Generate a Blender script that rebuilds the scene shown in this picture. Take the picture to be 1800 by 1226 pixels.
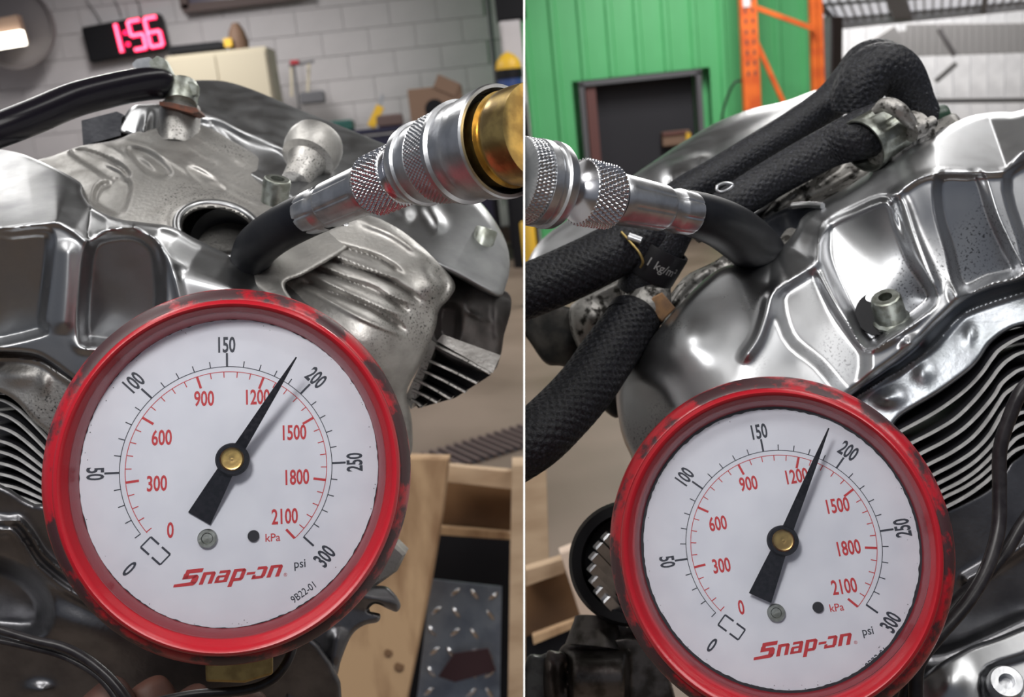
import bpy, math, random
import numpy as np
from mathutils import Vector, Matrix
random.seed(4); rng = np.random.RandomState(4)
S = bpy.context.scene
for o in list(bpy.data.objects): bpy.data.objects.remove(o)
COL = S.collection
# ---------------- camera ----------------
F, CX, CY = 1700.0, 900.0, 613.0
cam = bpy.data.objects.new('camera', bpy.data.cameras.new('camera')); COL.objects.link(cam); S.camera = cam
cam.data.sensor_width = 36; cam.data.lens = 36 * F / 1800; cam.data.clip_start = .01; cam.data.clip_end = 200
PITCH, ROLL = math.radians(12.7), math.radians(-6)
CM = Matrix.Translation((0, 0, 1.45)) @ (Matrix.Rotation(math.pi/2 - PITCH, 4, 'X') @ Matrix.Rotation(ROLL, 4, 'Z'))
cam.matrix_world = CM
cam.data.dof.use_dof = True; cam.data.dof.focus_distance = .262; cam.data.dof.aperture_fstop = 24
# ---------------- world, light, exposure ----------------
W = bpy.data.worlds.new('world'); S.world = W; W.use_nodes = True
bg = W.node_tree.nodes['Background']; bg.inputs[0].default_value = (.80, .86, 1, 1); bg.inputs[1].default_value = .21
S.view_settings.view_transform = 'Standard'; S.view_settings.look = 'None'
S.view_settings.gamma = 1; S.view_settings.exposure = 0; S.view_settings.use_curve_mapping = False
def area(name, loc, size, power, rot=(0, 0, 0), col=(1, .98, .95)):
    l = bpy.data.lights.new(name, 'AREA'); l.shape = 'RECTANGLE'; l.size, l.size_y = size
    l.energy = power; l.color = col
    o = bpy.data.objects.new(name, l); COL.objects.link(o); o.location = loc; o.rotation_euler = rot; return o
# rows of fluorescent ceiling fixtures over the work bay
for i, (x, y, p) in enumerate([(-1.5, 1.6, 24), (1.5, 1.6, 24), (-2.6, 5, 60), (2.2, 5, 60), (-3.5, 9.5, 210), (2.2, 8.0, 190)]):
    area('ceiling_fluorescent', (x, y, 4.1), (.5, 2.4), p)
area('far_bay_light', (9, 20, 7.5), (6, 5), 1250)
for x, p in ((2.0, 74), (-1.2, 80)): area('overhead_fill_panel', (x, -.9, 4.1), (2.0, 1.4), p)  # unseen soft panels above the camera, added to brighten the dials
# unseen fill light added above the lens, like a phone flash, for the dials
l_ = area('flash_fill', (0, 0, 0), (.05, .05), .62); l_.matrix_world = CM @ Matrix.Translation((-.065, .135, .0)) @ Matrix.Rotation(math.radians(-32), 4, 'X')


# ---------------- helpers ----------------
def P(px, py, d):
    d = d / 1000.0
    return CM @ Vector(((px - CX) / F * d, -(py - CY) / F * d, -d))
CMn = np.array(CM)
def Pn(X, Y, D):
    D = np.asarray(D, float) / 1000.0
    v = np.stack([(X - CX) / F * D, -(Y - CY) / F * D, -D, np.ones_like(D)], -1)
    return (v @ CMn.T)[..., :3]
CAMLOC = CM.translation
def G(px, py, Yw):                      # the point of the plane y = Yw seen at a pixel
    v = P(px, py, 1000) - CAMLOC
    return CAMLOC + v * (Yw / v.y)
def GF(px, py, z=0):
    v = P(px, py, 1000) - CAMLOC
    return CAMLOC + v * ((z - CAMLOC.z) / v.z)
RIGHT = (CM.to_3x3() @ Vector((1, 0, 0))); UP = (CM.to_3x3() @ Vector((0, 1, 0))); BACK = (CM.to_3x3() @ Vector((0, 0, 1)))

def tag(o, label=None, cat=None, group=None, kind=None):
    if label: o['label'] = label
    if cat: o['category'] = cat
    if group: o['group'] = group
    if kind: o['kind'] = kind
    return o
def thing(name, loc, label, cat, group=None):
    o = bpy.data.objects.new(name, None); COL.objects.link(o); o.location = loc; o.empty_display_size = .01
    return tag(o, label, cat, group)
def wloc(o):
    v = Vector((0, 0, 0))
    while o is not None: v = v + o.location; o = o.parent
    return v
def mk(name, V, Fc, mat, parent=None, smooth=True, angle=None):
    V = np.asarray([tuple(v) for v in V] if not isinstance(V, np.ndarray) else V, float)
    c = (V.min(0) + V.max(0)) / 2
    me = bpy.data.meshes.new(name); me.from_pydata((V - c).tolist(), [], Fc if isinstance(Fc, list) else Fc.tolist()); me.update()
    me.materials.append(mat)
    me.polygons.foreach_set('use_smooth', [smooth] * len(me.polygons))
    if angle and smooth: me.set_sharp_from_angle(angle=math.radians(angle))
    o = bpy.data.objects.new(name, me); COL.objects.link(o)
    o.location = Vector(c) - (wloc(parent) if parent else Vector((0, 0, 0)))
    if parent: o.parent = parent
    return o
def catmull(pts, closed=False, n=8):
    P0 = [np.array(p, float) for p in pts]; m = len(P0); out = []
    rngi = range(m) if closed else range(m - 1)
    for i in rngi:
        if closed: a, b, c, d = P0[(i-1) % m], P0[i], P0[(i+1) % m], P0[(i+2) % m]
        else: a, b, c, d = P0[max(i-1, 0)], P0[i], P0[i+1], P0[min(i+2, m-1)]
        for k in range(n):
            t = k / n
            out.append(.5*((2*b) + (-a+c)*t + (2*a-5*b+4*c-d)*t*t + (-a+3*b-3*c+d)*t**3))
    if not closed: out.append(P0[-1])
    return np.array(out)
# ---- signed distance (positive inside), distance to a polyline, smooth fields over pixel grids ----
def segdist(poly, X, Y, closed=True):
    x, y = X.ravel(), Y.ravel(); best = np.full(x.shape, 1e18); qx = np.zeros_like(x); qy = np.zeros_like(x)
    m = len(poly); inside = np.zeros(x.shape, bool)
    for i in range(m if closed else m-1):
        ax, ay = poly[i][:2]; bx, by = poly[(i+1) % m][:2]
        dx, dy = bx-ax, by-ay; L = dx*dx + dy*dy + 1e-12
        t = np.clip(((x-ax)*dx + (y-ay)*dy)/L, 0, 1); px, py = ax+t*dx, ay+t*dy
        dd = (x-px)**2 + (y-py)**2; u = dd < best
        best = np.where(u, dd, best); qx = np.where(u, px, qx); qy = np.where(u, py, qy)
        if closed and abs(dy) > 1e-12:
            inside ^= ((ay > y) != (by > y)) & (x < (bx-ax)*(y-ay)/(by-ay) + ax)
    s = np.sqrt(best)
    return (np.where(inside, s, -s) if closed else s).reshape(X.shape), qx.reshape(X.shape), qy.reshape(X.shape)
def sd(poly, X, Y, n=5): return segdist(catmull(poly, True, n) if n > 1 else poly, X, Y)[0]
def ss(a, b, x):
    t = np.clip((x-a)/(b-a), 0, 1); return t*t*(3-2*t)
def pocket(poly, depth, bevel, n=4):
    return lambda X, Y: depth * ss(-bevel/2, bevel/2, sd(poly, X, Y, n))
def ramp(poly, k, r=4, n=4):                # slopes away from the poly's border
    def f(X, Y):
        s = sd(poly, X, Y, n); return k * (np.sqrt(s*s + r*r) + s) / 2
    return f
def ridge(line, w, h, n=5, taper=True):
    L = catmull(line, False, n) if n > 1 else np.array(line, float)
    def f(X, Y):
        d, qx, qy = segdist(L, X, Y, False)
        e = 1.0
        if taper:
            e0 = np.hypot(qx-L[0][0], qy-L[0][1]); e1 = np.hypot(qx-L[-1][0], qy-L[-1][1]); e = ss(0, 30, np.minimum(e0, e1)+4)
        return -h * np.exp(-(d/w)**2) * e
    return f
def bump(x, y, rx, ry, h, rot=0):
    c, s = math.cos(math.radians(rot)), math.sin(math.radians(rot))
    def f(X, Y):
        u = ((X-x)*c + (Y-y)*s)/rx; v = (-(X-x)*s + (Y-y)*c)/ry
        return -h*np.exp(-(u*u+v*v))
    return f
def pit(x, y, rx, ry, h, rot=0, w=.08):
    c, s = math.cos(math.radians(rot)), math.sin(math.radians(rot))
    def f(X, Y):
        u = ((X-x)*c + (Y-y)*s)/rx; v = (-(X-x)*s + (Y-y)*c)/ry
        return h*(1-ss(1-w, 1+w, np.sqrt(u*u+v*v)))
    return f
def tps(pts):
    A = np.array(pts, float); xy = A[:, :2]/200.; n = len(A)
    r = np.hypot(xy[:, None, 0]-xy[None, :, 0], xy[:, None, 1]-xy[None, :, 1]); K = r*r*np.log(r+1e-9) + np.eye(n)*1e-3
    Pm = np.hstack([np.ones((n, 1)), xy]); L = np.block([[K, Pm], [Pm.T, np.zeros((3, 3))]])
    w = np.linalg.solve(L, np.concatenate([A[:, 2], np.zeros(3)]))
    def f(X, Y):
        x, y = X/200., Y/200.; o = w[n] + w[n+1]*x + w[n+2]*y
        for i in range(n):
            r = np.hypot(x-xy[i, 0], y-xy[i, 1]); o = o + w[i]*r*r*np.log(r+1e-9)
        return o
    return f
def field(*fs):
    def f(X, Y):
        o = fs[0](X, Y)
        for g in fs[1:]: o = o + g(X, Y)
        return o
    return f
def relief(name, outline, depth, mat, parent, step=3., thick=30, rr=10, rd=5, n=5, angle=None):
    """a casting: its front is a smooth surface over the outline, rounded at the rim, its sides run back `thick` mm"""
    poly = catmull(outline, True, n) if n > 1 else np.array(outline, float)
    x0, y0 = poly.min(0)-step; x1, y1 = poly.max(0)+step
    xs = np.arange(x0, x1+step, step); ys = np.arange(y0, y1+step, step)
    X, Y = np.meshgrid(xs, ys); s, qx, qy = segdist(poly, X, Y)
    ins = s > 0
    keep = ins[:-1, :-1] | ins[1:, :-1] | ins[:-1, 1:] | ins[1:, 1:]
    Xp = np.where(ins, X, qx); Yp = np.where(ins, Y, qy); s = np.where(ins, s, 0)
    D = depth(Xp, Yp); t = 1-np.clip(s/rr, 0, 1); D = D + rd*(1-np.sqrt(np.clip(1-t*t, 0, 1)))
    V = Pn(Xp, Yp, D).reshape(-1, 3); VB = Pn(Xp, Yp, D+thick).reshape(-1, 3)
    h, w = X.shape; idx = np.arange(h*w).reshape(h, w)
    q = np.stack([idx[:-1, :-1][keep], idx[1:, :-1][keep], idx[1:, 1:][keep], idx[:-1, 1:][keep]], -1)
    from collections import Counter
    E = np.concatenate([q[:, [0, 1]], q[:, [1, 2]], q[:, [2, 3]], q[:, [3, 0]]]); key = np.sort(E, 1)
    u, inv, cnt = np.unique(key[:, 0]*(h*w)+key[:, 1], return_inverse=True, return_counts=True)
    B = E[cnt[inv] == 1]
    used = np.unique(q); mp = -np.ones(h*w, int); mp[used] = np.arange(len(used))
    bv = np.unique(B); mb = -np.ones(h*w, int); mb[bv] = len(used)+np.arange(len(bv))
    VV = np.vstack([V[used], VB[bv]])
    sk = np.stack([mp[B[:, 1]], mp[B[:, 0]], mb[B[:, 0]], mb[B[:, 1]]], -1)
    return mk(name, VV, np.vstack([mp[q], sk]), mat, parent, True, angle or 60)
def frame(axis, hint=None):
    a = axis.normalized(); h = Vector(hint) if hint is not None else UP
    if abs(a.dot(h)) > .95: h = RIGHT
    u = (h - a*h.dot(a)).normalized(); return a, u, a.cross(u)
def lathe(name, A, B, prof, mat, parent=None, seg=48, rf=None, angle=35, smooth=True, hint=None):
    """prof: (t along A-B in 0..1, radius mm); ends closed when radius is 0"""
    A, B = Vector(A), Vector(B); a, u, v = frame(B-A, hint); L = (B-A)
    V = []; Fc = []
    for i, (t, r) in enumerate(prof):
        for k in range(seg):
            th = 2*math.pi*k/seg; rr = r + (rf(th, t, i) if rf else 0)
            V.append(A + L*t + (u*math.cos(th) + v*math.sin(th))*rr/1000.)
    for i in range(len(prof)-1):
        for k in range(seg):
            Fc.append((i*seg+k, (i+1)*seg+k, (i+1)*seg+(k+1) % seg, i*seg+(k+1) % seg))
    return mk(name, V, Fc, mat, parent, smooth, angle)
def tube(name, pts, rad, mat, parent=None, seg=20, n=10, rf=None, caps=True, step=None):
    """pts: world points; rad: mm, number or list"""
    R = [rad]*len(pts) if not isinstance(rad, (list, tuple)) else rad
    C = catmull([tuple(p)+(r,) for p, r in zip(pts, R)], False, n); C3 = [Vector(c[:3]) for c in C]; rr = C[:, 3]
    V = []; Fc = []; T = [(C3[min(i+1, len(C3)-1)]-C3[max(i-1, 0)]).normalized() for i in range(len(C3))]
    a, u, v = frame(T[0]); s = 0
    for i, c in enumerate(C3):
        if i: s += (c-C3[i-1]).length*1000
        u = (u - T[i]*u.dot(T[i])).normalized(); v = T[i].cross(u)
        for k in range(seg):
            th = 2*math.pi*k/seg; r = rr[i] + (rf(th, s) if rf else 0)
            V.append(c + (u*math.cos(th)+v*math.sin(th))*r/1000.)
    for i in range(len(C3)-1):
        for k in range(seg): Fc.append((i*seg+k, i*seg+(k+1) % seg, (i+1)*seg+(k+1) % seg, (i+1)*seg+k))
    if caps: Fc.append(tuple(range(seg))[::-1]); Fc.append(tuple(range(len(V)-seg, len(V))))
    return mk(name, V, Fc, mat, parent, True, 70)
def slab(name, poly, d, thick, mat, parent=None, smooth=False, bev=0):
    """poly of (px,py[,depth]) extruded straight back"""
    A = [P(p[0], p[1], (p[2] if len(p) > 2 else d)) for p in poly]; n = len(A)
    B = [p + -BACK*thick/1000. for p in A]
    if bev:
        c = sum((Vector(a) for a in A), Vector())/n
        F2 = [a + (c-a).normalized()*bev/1000. for a in A]; A2 = [a - BACK*bev*.7/1000. for a in A]
        V = F2+A2+B; Fc = [tuple(range(n))[::-1]]
        for j in (0, n):
            for i in range(n): Fc.append((j+i, j+(i+1) % n, j+n+(i+1) % n, j+n+i))
        Fc.append(tuple(range(2*n, 3*n)))
    else:
        V = A+B; Fc = [tuple(range(n))[::-1], tuple(range(n, 2*n))]
        for i in range(n): Fc.append((i, (i+1) % n, n+(i+1) % n, n+i))
    return mk(name, V, Fc, mat, parent, smooth, 40)
def box(name, c, sx, sy, sz, mat, parent=None, R=None, bev=0.0):
    """world box, sizes in metres, optional 3x3 axes"""
    R = R or Matrix.Identity(3); V = []
    b = bev; c = Vector(c)
    if b:
        for z in (-1, 1):
            for (ex, ey, ez) in ((-b, -b, 0), (0, 0, -b)):
                pass
        V = []; lay = [(-sz/2, b), (-sz/2+b, 0), (sz/2-b, 0), (sz/2, b)]
        for z, i in lay:
            for x, y in ((-1, -1), (1, -1), (1, 1), (-1, 1)): V.append(c + R @ Vector((x*(sx/2-i), y*(sy/2-i), z)))
        Fc = [(3, 2, 1, 0), (12, 13, 14, 15)]
        for j in range(3):
            for k in range(4): Fc.append((j*4+k, j*4+(k+1) % 4, j*4+4+(k+1) % 4, j*4+4+k))
    else:
        for z in (-1, 1):
            for x, y in ((-1, -1), (1, -1), (1, 1), (-1, 1)): V.append(c + R @ Vector((x*sx/2, y*sy/2, z*sz/2)))
        Fc = [(3, 2, 1, 0), (4, 5, 6, 7)] + [(k, (k+1) % 4, 4+(k+1) % 4, 4+k) for k in range(4)]
    return mk(name, V, Fc, mat, parent, False)
def bar(name, a, b, w, h, mat, parent=None, hint=(0, 0, 1), bev=0.0):
    a, b = Vector(a), Vector(b); z, u, v = frame(b-a, hint)
    return box(name, (a+b)/2, w, h, (b-a).length, mat, parent, Matrix((v, u, z)).transposed(), bev)
def fin(name, line, d, tpx, back, mat, parent, n=6, bend=0, black=None):
    """one cooling fin: thin curved plate, its edge seen along the pixel line"""
    L = catmull(line, False, n); m = len(L); V = []
    T = np.gradient(L[:, :2], axis=0); N = np.stack([-T[:, 1], T[:, 0]], -1)/np.linalg.norm(T, axis=1)[:, None]
    for i in range(m):
        dd = L[i][2] if L.shape[1] > 2 else d
        for (o, z) in ((-.5, back), (-.5, 1.2), (-.3, 0), (.3, 0), (.5, 1.2), (.5, back)):
            p = P(L[i][0]+N[i][0]*tpx*o, L[i][1]+N[i][1]*tpx*o, dd)
            V.append(p - BACK*z/1000. + UP*bend*z/1000.)
    Fc = []
    for i in range(m-1):
        for k in range(5): Fc.append((i*6+k, i*6+k+1, (i+1)*6+k+1, (i+1)*6+k))
    Fc += [(0, 5, 4, 3, 2, 1), tuple((m-1)*6+k for k in range(6))]
    o = mk(name, V, Fc, mat, parent, True, 30)
    if black:
        o.data.materials.append(black); o.data.polygons.foreach_set('material_index', [1 if (i % 5 in (0, 4)) else 0 for i in range(5*(m-1))]+[0, 0])
    return o
def txt(s, size, sx=1.0, weight=0.0, shear=0.0, align='CENTER', res=3):
    """lettering as 2D mesh: verts (mm), faces"""
    c = bpy.data.curves.new('t', 'FONT'); c.body = s; c.size = size; c.offset = weight; c.shear = shear; c.align_x = align
    c.align_y = 'CENTER'; c.resolution_u = res; c.fill_mode = 'BOTH'
    o = bpy.data.objects.new('t', c); COL.objects.link(o)
    me = bpy.data.meshes.new_from_object(o.evaluated_get(bpy.context.evaluated_depsgraph_get()))
    V = [(v.co.x*sx, v.co.y) for v in me.vertices]; Fc = [tuple(p.vertices) for p in me.polygons]
    bpy.data.objects.remove(o); bpy.data.curves.remove(c); bpy.data.meshes.remove(me)
    if align == 'CENTER' and V:
        a = np.array(V); c0 = (a.min(0)+a.max(0))/2; V = [(x-c0[0], y-c0[1]) for x, y in V]
    return V, Fc
# ---------------- materials ----------------
def mat(name, col, rough=.5, metal=0., col2=None, nscale=60., lo=.4, hi=.6, bump=0., bscale=400., rough2=None, coat=0., detail=4., emit=None, stretch=None, spec=None, bdist=.0004):
    m = bpy.data.materials.new(name); m.use_nodes = True; nt = m.node_tree; b = nt.nodes['Principled BSDF']
    N, Lk = nt.nodes.new, nt.links.new
    b.inputs['Base Color'].default_value = (*col, 1); b.inputs['Roughness'].default_value = rough; b.inputs['Metallic'].default_value = metal
    b.inputs['Coat Weight'].default_value = coat
    if spec is not None: b.inputs['Specular IOR Level'].default_value = spec
    tc = N('ShaderNodeTexCoord'); vec = tc.outputs['Object']
    if stretch:
        mp = N('ShaderNodeMapping'); mp.inputs['Scale'].default_value = stretch[:3]
        if len(stretch) > 3: mp.inputs['Rotation'].default_value = stretch[3:6]
        Lk(vec, mp.inputs[0]); vec = mp.outputs[0]
    if col2 is not None or rough2 is not None:
        n = N('ShaderNodeTexNoise'); n.inputs['Scale'].default_value = nscale; n.inputs['Detail'].default_value = detail; Lk(vec, n.inputs['Vector'])
        r = N('ShaderNodeMapRange'); r.inputs[1].default_value = lo; r.inputs[2].default_value = hi; Lk(n.outputs['Fac'], r.inputs[0])
        if col2 is not None:
            mx = N('ShaderNodeMix'); mx.data_type = 'RGBA'; mx.inputs[6].default_value = (*col, 1); mx.inputs[7].default_value = (*col2, 1)
            Lk(r.outputs[0], mx.inputs[0]); Lk(mx.outputs[2], b.inputs['Base Color'])
        if rough2 is not None:
            r2 = N('ShaderNodeMapRange'); r2.inputs[3].default_value = rough; r2.inputs[4].default_value = rough2
            Lk(r.outputs[0], r2.inputs[0]); Lk(r2.outputs[0], b.inputs['Roughness'])
    if bump:
        n2 = N('ShaderNodeTexNoise'); n2.inputs['Scale'].default_value = bscale; n2.inputs['Detail'].default_value = 3; Lk(vec, n2.inputs['Vector'])
        bp = N('ShaderNodeBump'); bp.inputs['Strength'].default_value = bump; bp.inputs['Distance'].default_value = bdist
        Lk(n2.outputs['Fac'], bp.inputs['Height']); Lk(bp.outputs[0], b.inputs['Normal'])
    if emit: b.inputs['Emission Color'].default_value = (*emit[0], 1); b.inputs['Emission Strength'].default_value = emit[1]
    return m
M = {}
M['polish'] = mat('polished_aluminium', (.36, .365, .375), .30, 1, (.28, .285, .295), 90, .35, .7, bump=.05, bscale=500, rough2=.42)
M['polish_pitted'] = mat('pitted_polished_aluminium', (.44, .445, .46), .27, 1, (.38, .39, .405), 60, .3, .8, bump=.05, bscale=420, rough2=.42)
M['cast'] = mat('cast_aluminium', (.45, .44, .425), .46, 1, (.31, .30, .285), 110, .40, .72, bump=.35, bscale=700, rough2=.62)
M['cast_dark'] = mat('dark_cast_aluminium', (.20, .20, .21), .36, 1, (.13, .13, .14), 90, .4, .7, bump=.2, bscale=600)
M['cast_dirty'] = mat('dirty_cast_aluminium', (.34, .33, .315), .5, .9, (.05, .047, .043), 260, .50, .62, bump=.9, bscale=500, rough2=.8)
M['finedge'] = mat('machined_fin', (.50, .50, .50), .5, .35, (.38, .38, .38), 300, bump=.1)
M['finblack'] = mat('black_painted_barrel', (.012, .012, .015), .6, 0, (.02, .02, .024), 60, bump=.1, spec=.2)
M['steel'] = mat('zinc_steel', (.56, .57, .59), .34, 1, (.42, .43, .45), 150, bump=.10, bscale=900)
M['chrome'] = mat('bright_knurled_steel', (.60, .60, .63), .22, 1)
M['bolt'] = mat('dull_bolt_steel', (.36, .38, .35), .42, 1, (.22, .23, .20), 300, bump=.2, bscale=900)
M['brass'] = mat('brass', (.62, .44, .16), .30, 1, (.38, .26, .10), 200, bump=.1)
M['brass_dull'] = mat('dull_brass', (.42, .31, .12), .42, .9, (.28, .2, .08), 200, bump=.1)
M['rubber'] = mat('black_rubber_hose', (.006, .007, .010), .50, 0, (.010, .011, .014), 100, bump=.05, bscale=900, spec=.14)
M['gloss_black'] = mat('glossy_black_tube', (.006, .005, .008), .24, 0, spec=.2)
M['braid'] = mat('braided_fabric', (.005, .0055, .008), .5, 0, (.030, .032, .042), 1100, .50, .72, bump=.8, bscale=1400, spec=.35)
M['cable'] = mat('black_cable', (.012, .010, .012), .34, 0, (.02, .018, .02), 300, bump=.1, spec=.3)
M['black'] = mat('black_plastic', (.008, .008, .010), .5, spec=.2)
M['wood'] = mat('pine_board', (.47, .31, .175), .7, 0, (.25, .14, .07), 42, .44, .74, bump=.3, bscale=120, stretch=(1, 1, .22), detail=6)
M['wood_pale'] = mat('pale_pine_board', (.50, .36, .235), .7, 0, (.30, .19, .11), 40, .4, .8, bump=.2, bscale=80, stretch=(.3, 1, 1))
M['wood_dark'] = mat('brown_stained_board', (.16, .08, .03), .7, 0, (.06, .028, .012), 8, .4, .7)
M['shaded_skin'] = mat('shaded_skin', (.09, .034, .022), .6, 0, (.06, .022, .015), 80, bump=.2, bscale=700)  # tone darkened to carry the shadow the hand lies in
M['white'] = mat('white_sheet', (.95, .96, .94), .5)

def speckle(m):                              # pitting: dark specks gathered in patches
    nt = m.node_tree; N, Lk = nt.nodes.new, nt.links.new; b = nt.nodes['Principled BSDF']; src = b.inputs['Base Color'].links[0].from_socket
    tc = N('ShaderNodeTexCoord'); n1 = N('ShaderNodeTexNoise'); n1.inputs['Scale'].default_value = 1300; n1.inputs['Detail'].default_value = 3; n2 = N('ShaderNodeTexNoise'); n2.inputs['Scale'].default_value = 26
    Lk(tc.outputs['Object'], n1.inputs['Vector']); Lk(tc.outputs['Object'], n2.inputs['Vector'])
    a = N('ShaderNodeMapRange'); a.inputs[1].default_value = .56; a.inputs[2].default_value = .66; Lk(n1.outputs['Fac'], a.inputs[0])
    c = N('ShaderNodeMapRange'); c.inputs[1].default_value = .52; c.inputs[2].default_value = .66; Lk(n2.outputs['Fac'], c.inputs[0])
    mu = N('ShaderNodeMath'); mu.operation = 'MULTIPLY'; Lk(a.outputs[0], mu.inputs[0]); Lk(c.outputs[0], mu.inputs[1])
    mx = N('ShaderNodeMix'); mx.data_type = 'RGBA'; mx.inputs[7].default_value = (.05, .05, .05, 1); Lk(mu.outputs[0], mx.inputs[0]); Lk(src, mx.inputs[6]); Lk(mx.outputs[2], b.inputs['Base Color'])
speckle(M['polish_pitted']); speckle(M['cast'])
# ================= the setting =================
M['floor'] = mat('stained_concrete', (.20, .15, .115), .6, 0, (.13, .095, .07), 1.3, .35, .7, bump=.1, bscale=30, rough2=.45)
M['paintwall'] = mat('painted_block', (.60, .57, .585), .6, 0, (.53, .505, .52), 3, .3, .8, bump=.15, bscale=25, bdist=.002)
M['mortar'] = mat('painted_mortar', (.53, .505, .515), .8)
M['green'] = mat('green_sheet_metal', (.10, .46, .17), .45, 0, (.12, .51, .20), 1.2, .3, .7, bump=.02)
M['greyframe'] = mat('grey_painted_steel', (.10, .10, .11), .5)
M['redbrown'] = mat('red_brown_paint', (.13, .05, .045), .55)
M['darkroom'] = mat('dark_opening', (.018, .018, .024), .7)
M['orange'] = mat('orange_rack_paint', (.80, .16, .025), .45, 0, (.62, .10, .02), 6)
M['roofsheet'] = mat('grey_roof_sheet', (.30, .29, .29), .5)
M['whitesheet'] = mat('white_wall_sheet', (.80, .80, .82), .5, 0, (.66, .66, .68), 1.5)
M['beam'] = mat('grey_beam', (.17, .16, .165), .5)
M['dim'] = mat('dark_brown_trim', (.10, .065, .06), .6)
M['card'] = mat('cardboard', (.20, .125, .085), .8)
M['beige'] = mat('beige_cabinet_enamel', (.46, .41, .31), .5)
M['yellow'] = mat('yellow_paint', (.72, .43, .03), .5)
M['blue'] = mat('blue_plastic', (.02, .05, .18), .5)
M['teal'] = mat('dark_teal_plastic', (.01, .07, .06), .5)
M['navy'] = mat('navy_plastic', (.012, .012, .035), .45)
M['redp'] = mat('red_plastic', (.35, .02, .03), .5)
M['led'] = mat('red_led', (.3, 0, .02), .5, emit=((1, .012, .09), 3.2))
M['ledcore'] = mat('led_core', (.3, .1, .1), .5, emit=((1, .16, .26), 4.5))
M['lampglow'] = mat('lamp_tube', (1, 1, .9), .5, emit=((1, .93, .80), 6))
floor = box('floor', (4, 15, -.05), 34, 44, .1, M['floor']); floor['kind'] = 'structure'
ceil = box('ceiling', (4, 12, 9.4), 34, 38, .1, M['roofsheet']); ceil['kind'] = 'structure'
# --- left block wall at y=13
YW = 13.0
xr = G(919, 300, YW).x
wl = box('wall_rear', ((-11+xr)/2, YW+.14, 2.6), xr+11, .2, 5.2, M['mortar']); wl['kind'] = 'structure'
bw, bh = .60, .30
def blk_mesh():
    o = box('block', (0, 0, 0), bw-.006, .05, bh-.006, M['paintwall'], None, bev=.003); return o
b0 = None
x0 = xr - bw/2
for r in range(0, 16):
    for k in range(0, 15):
        x = xr - bw/2 - k*bw - (bw/2 if r % 2 else 0); z = 1.25 + bh*(r-3)
        if x < -8.6: continue
        w = Vector((x, YW, z)); c = CM.inverted() @ w; px = CX + c.x/-c.z*F; py = CY - c.y/-c.z*F
        if px < -60 or px > 940 or py < -40 or py > 470: continue
        if b0 is None: b0 = blk_mesh(); b = b0
        else: b = b0.copy(); COL.objects.link(b)
        b.parent = wl; b.location = Vector((x, YW + .042 + rng.uniform(-.004, .004), z)) - wl.location
bx = box('baseboard_rear', ((-11+xr)/2, YW-.04, .10), xr+11, .03, .2, M['dim']); bx['kind'] = 'structure'
# --- green clad shed, front at y=11
YG = 11.0
gx0 = G(922.5, 300, YG).x; gx1 = G(1447, 100, YG).x
wg = box('wall_green', ((gx0+gx1)/2, YG+.25+2, 2.9), gx1-gx0, 4, 5.8, M['green']); wg['kind'] = 'structure'
# cladding panels: each a flat with one rib
dL, dR, dT = G(1023, 180, YG).x, G(1228, 180, YG).x, G(1120, 138, YG).z
pw = .305; p0 = {}
def panel(x, zb, zt, key):
    if key not in p0:
        prof = [(-pw/2, 0), (-.045, 0), (-.025, -.035), (.025, -.035), (.045, 0), (pw/2, 0)]; h = zt-zb
        V = []; Fc = []
        for z in (-h/2, h/2):
            for (u, v) in prof: V.append((u, v, z))
            for (u, v) in prof: V.append((u, .02, z))
        n = 6
        for i in range(n-1): Fc.append((i, i+1, 12+i+1, 12+i)); Fc.append((i+1, i, n+i, n+i+1)); Fc.append((12+i, 12+i+1, 12+n+i+1, 12+n+i))
        Fc += [(0, 12, 12+n, n), (n-1, 2*n-1, 12+2*n-1, 12+n-1)]
        o = mk('panel', V, Fc, M['green'], wg, False); p0[key] = o
    else:
        o = p0[key].copy(); COL.objects.link(o); o.parent = wg
    o.location = Vector((x, YG+.0, (zb+zt)/2)) - wg.location
k = 0
x = gx0 + pw/2
while x < gx1 - .02:
    if dL - .12 < x < dR + .12: panel(x, dT+.04, 5.8, 'top')
    else: panel(x, 0, 5.8, 'full')
    x += pw
# doorway
door = thing('door_1', ((dL+dR)/2, YG, 0), None, None); door['kind'] = 'structure'
w = dR-dL
bar('door_frame', (dL, YG-.03, 0), (dL, YG-.03, dT), .055, .14, M['greyframe'], door, (0, 1, 0))
bar('door_frame', (dR, YG-.03, 0), (dR, YG-.03, dT), .055, .14, M['greyframe'], door, (0, 1, 0))
bar('door_frame', (dL-.03, YG-.03, dT), (dR+.03, YG-.03, dT), .055, .14, M['greyframe'], door, (0, 1, 0))
box('door_recess', ((dL+dR)/2, YG+.20, dT/2), w-.04, .05, dT-.04, M['darkroom'], door)
box('door_jamb', (dL+.10, YG+.06, dT/2), .11, .22, dT-.08, M['redbrown'], door)
c = G(1187, 243, YG+.10)
t = thing('parts_box', c, 'small brown cardboard box with yellow flap inside the dark doorway', 'box')
box('carton', c, .30, .12, .16, M['card'], t, bev=.01); box('flap', c+Vector((.13, -.08, -.02)), .05, .04, .13, M['yellow'], t); box('lid', c+Vector((-.02, -.07, .06)), .26, .03, .03, M['redbrown'], t)
# fasteners above the doorway
for px, py in ((1040, 124), (1085, 118), (1112, 122), (1164, 123), (1222, 120), (1278, 118)):
    pass
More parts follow.
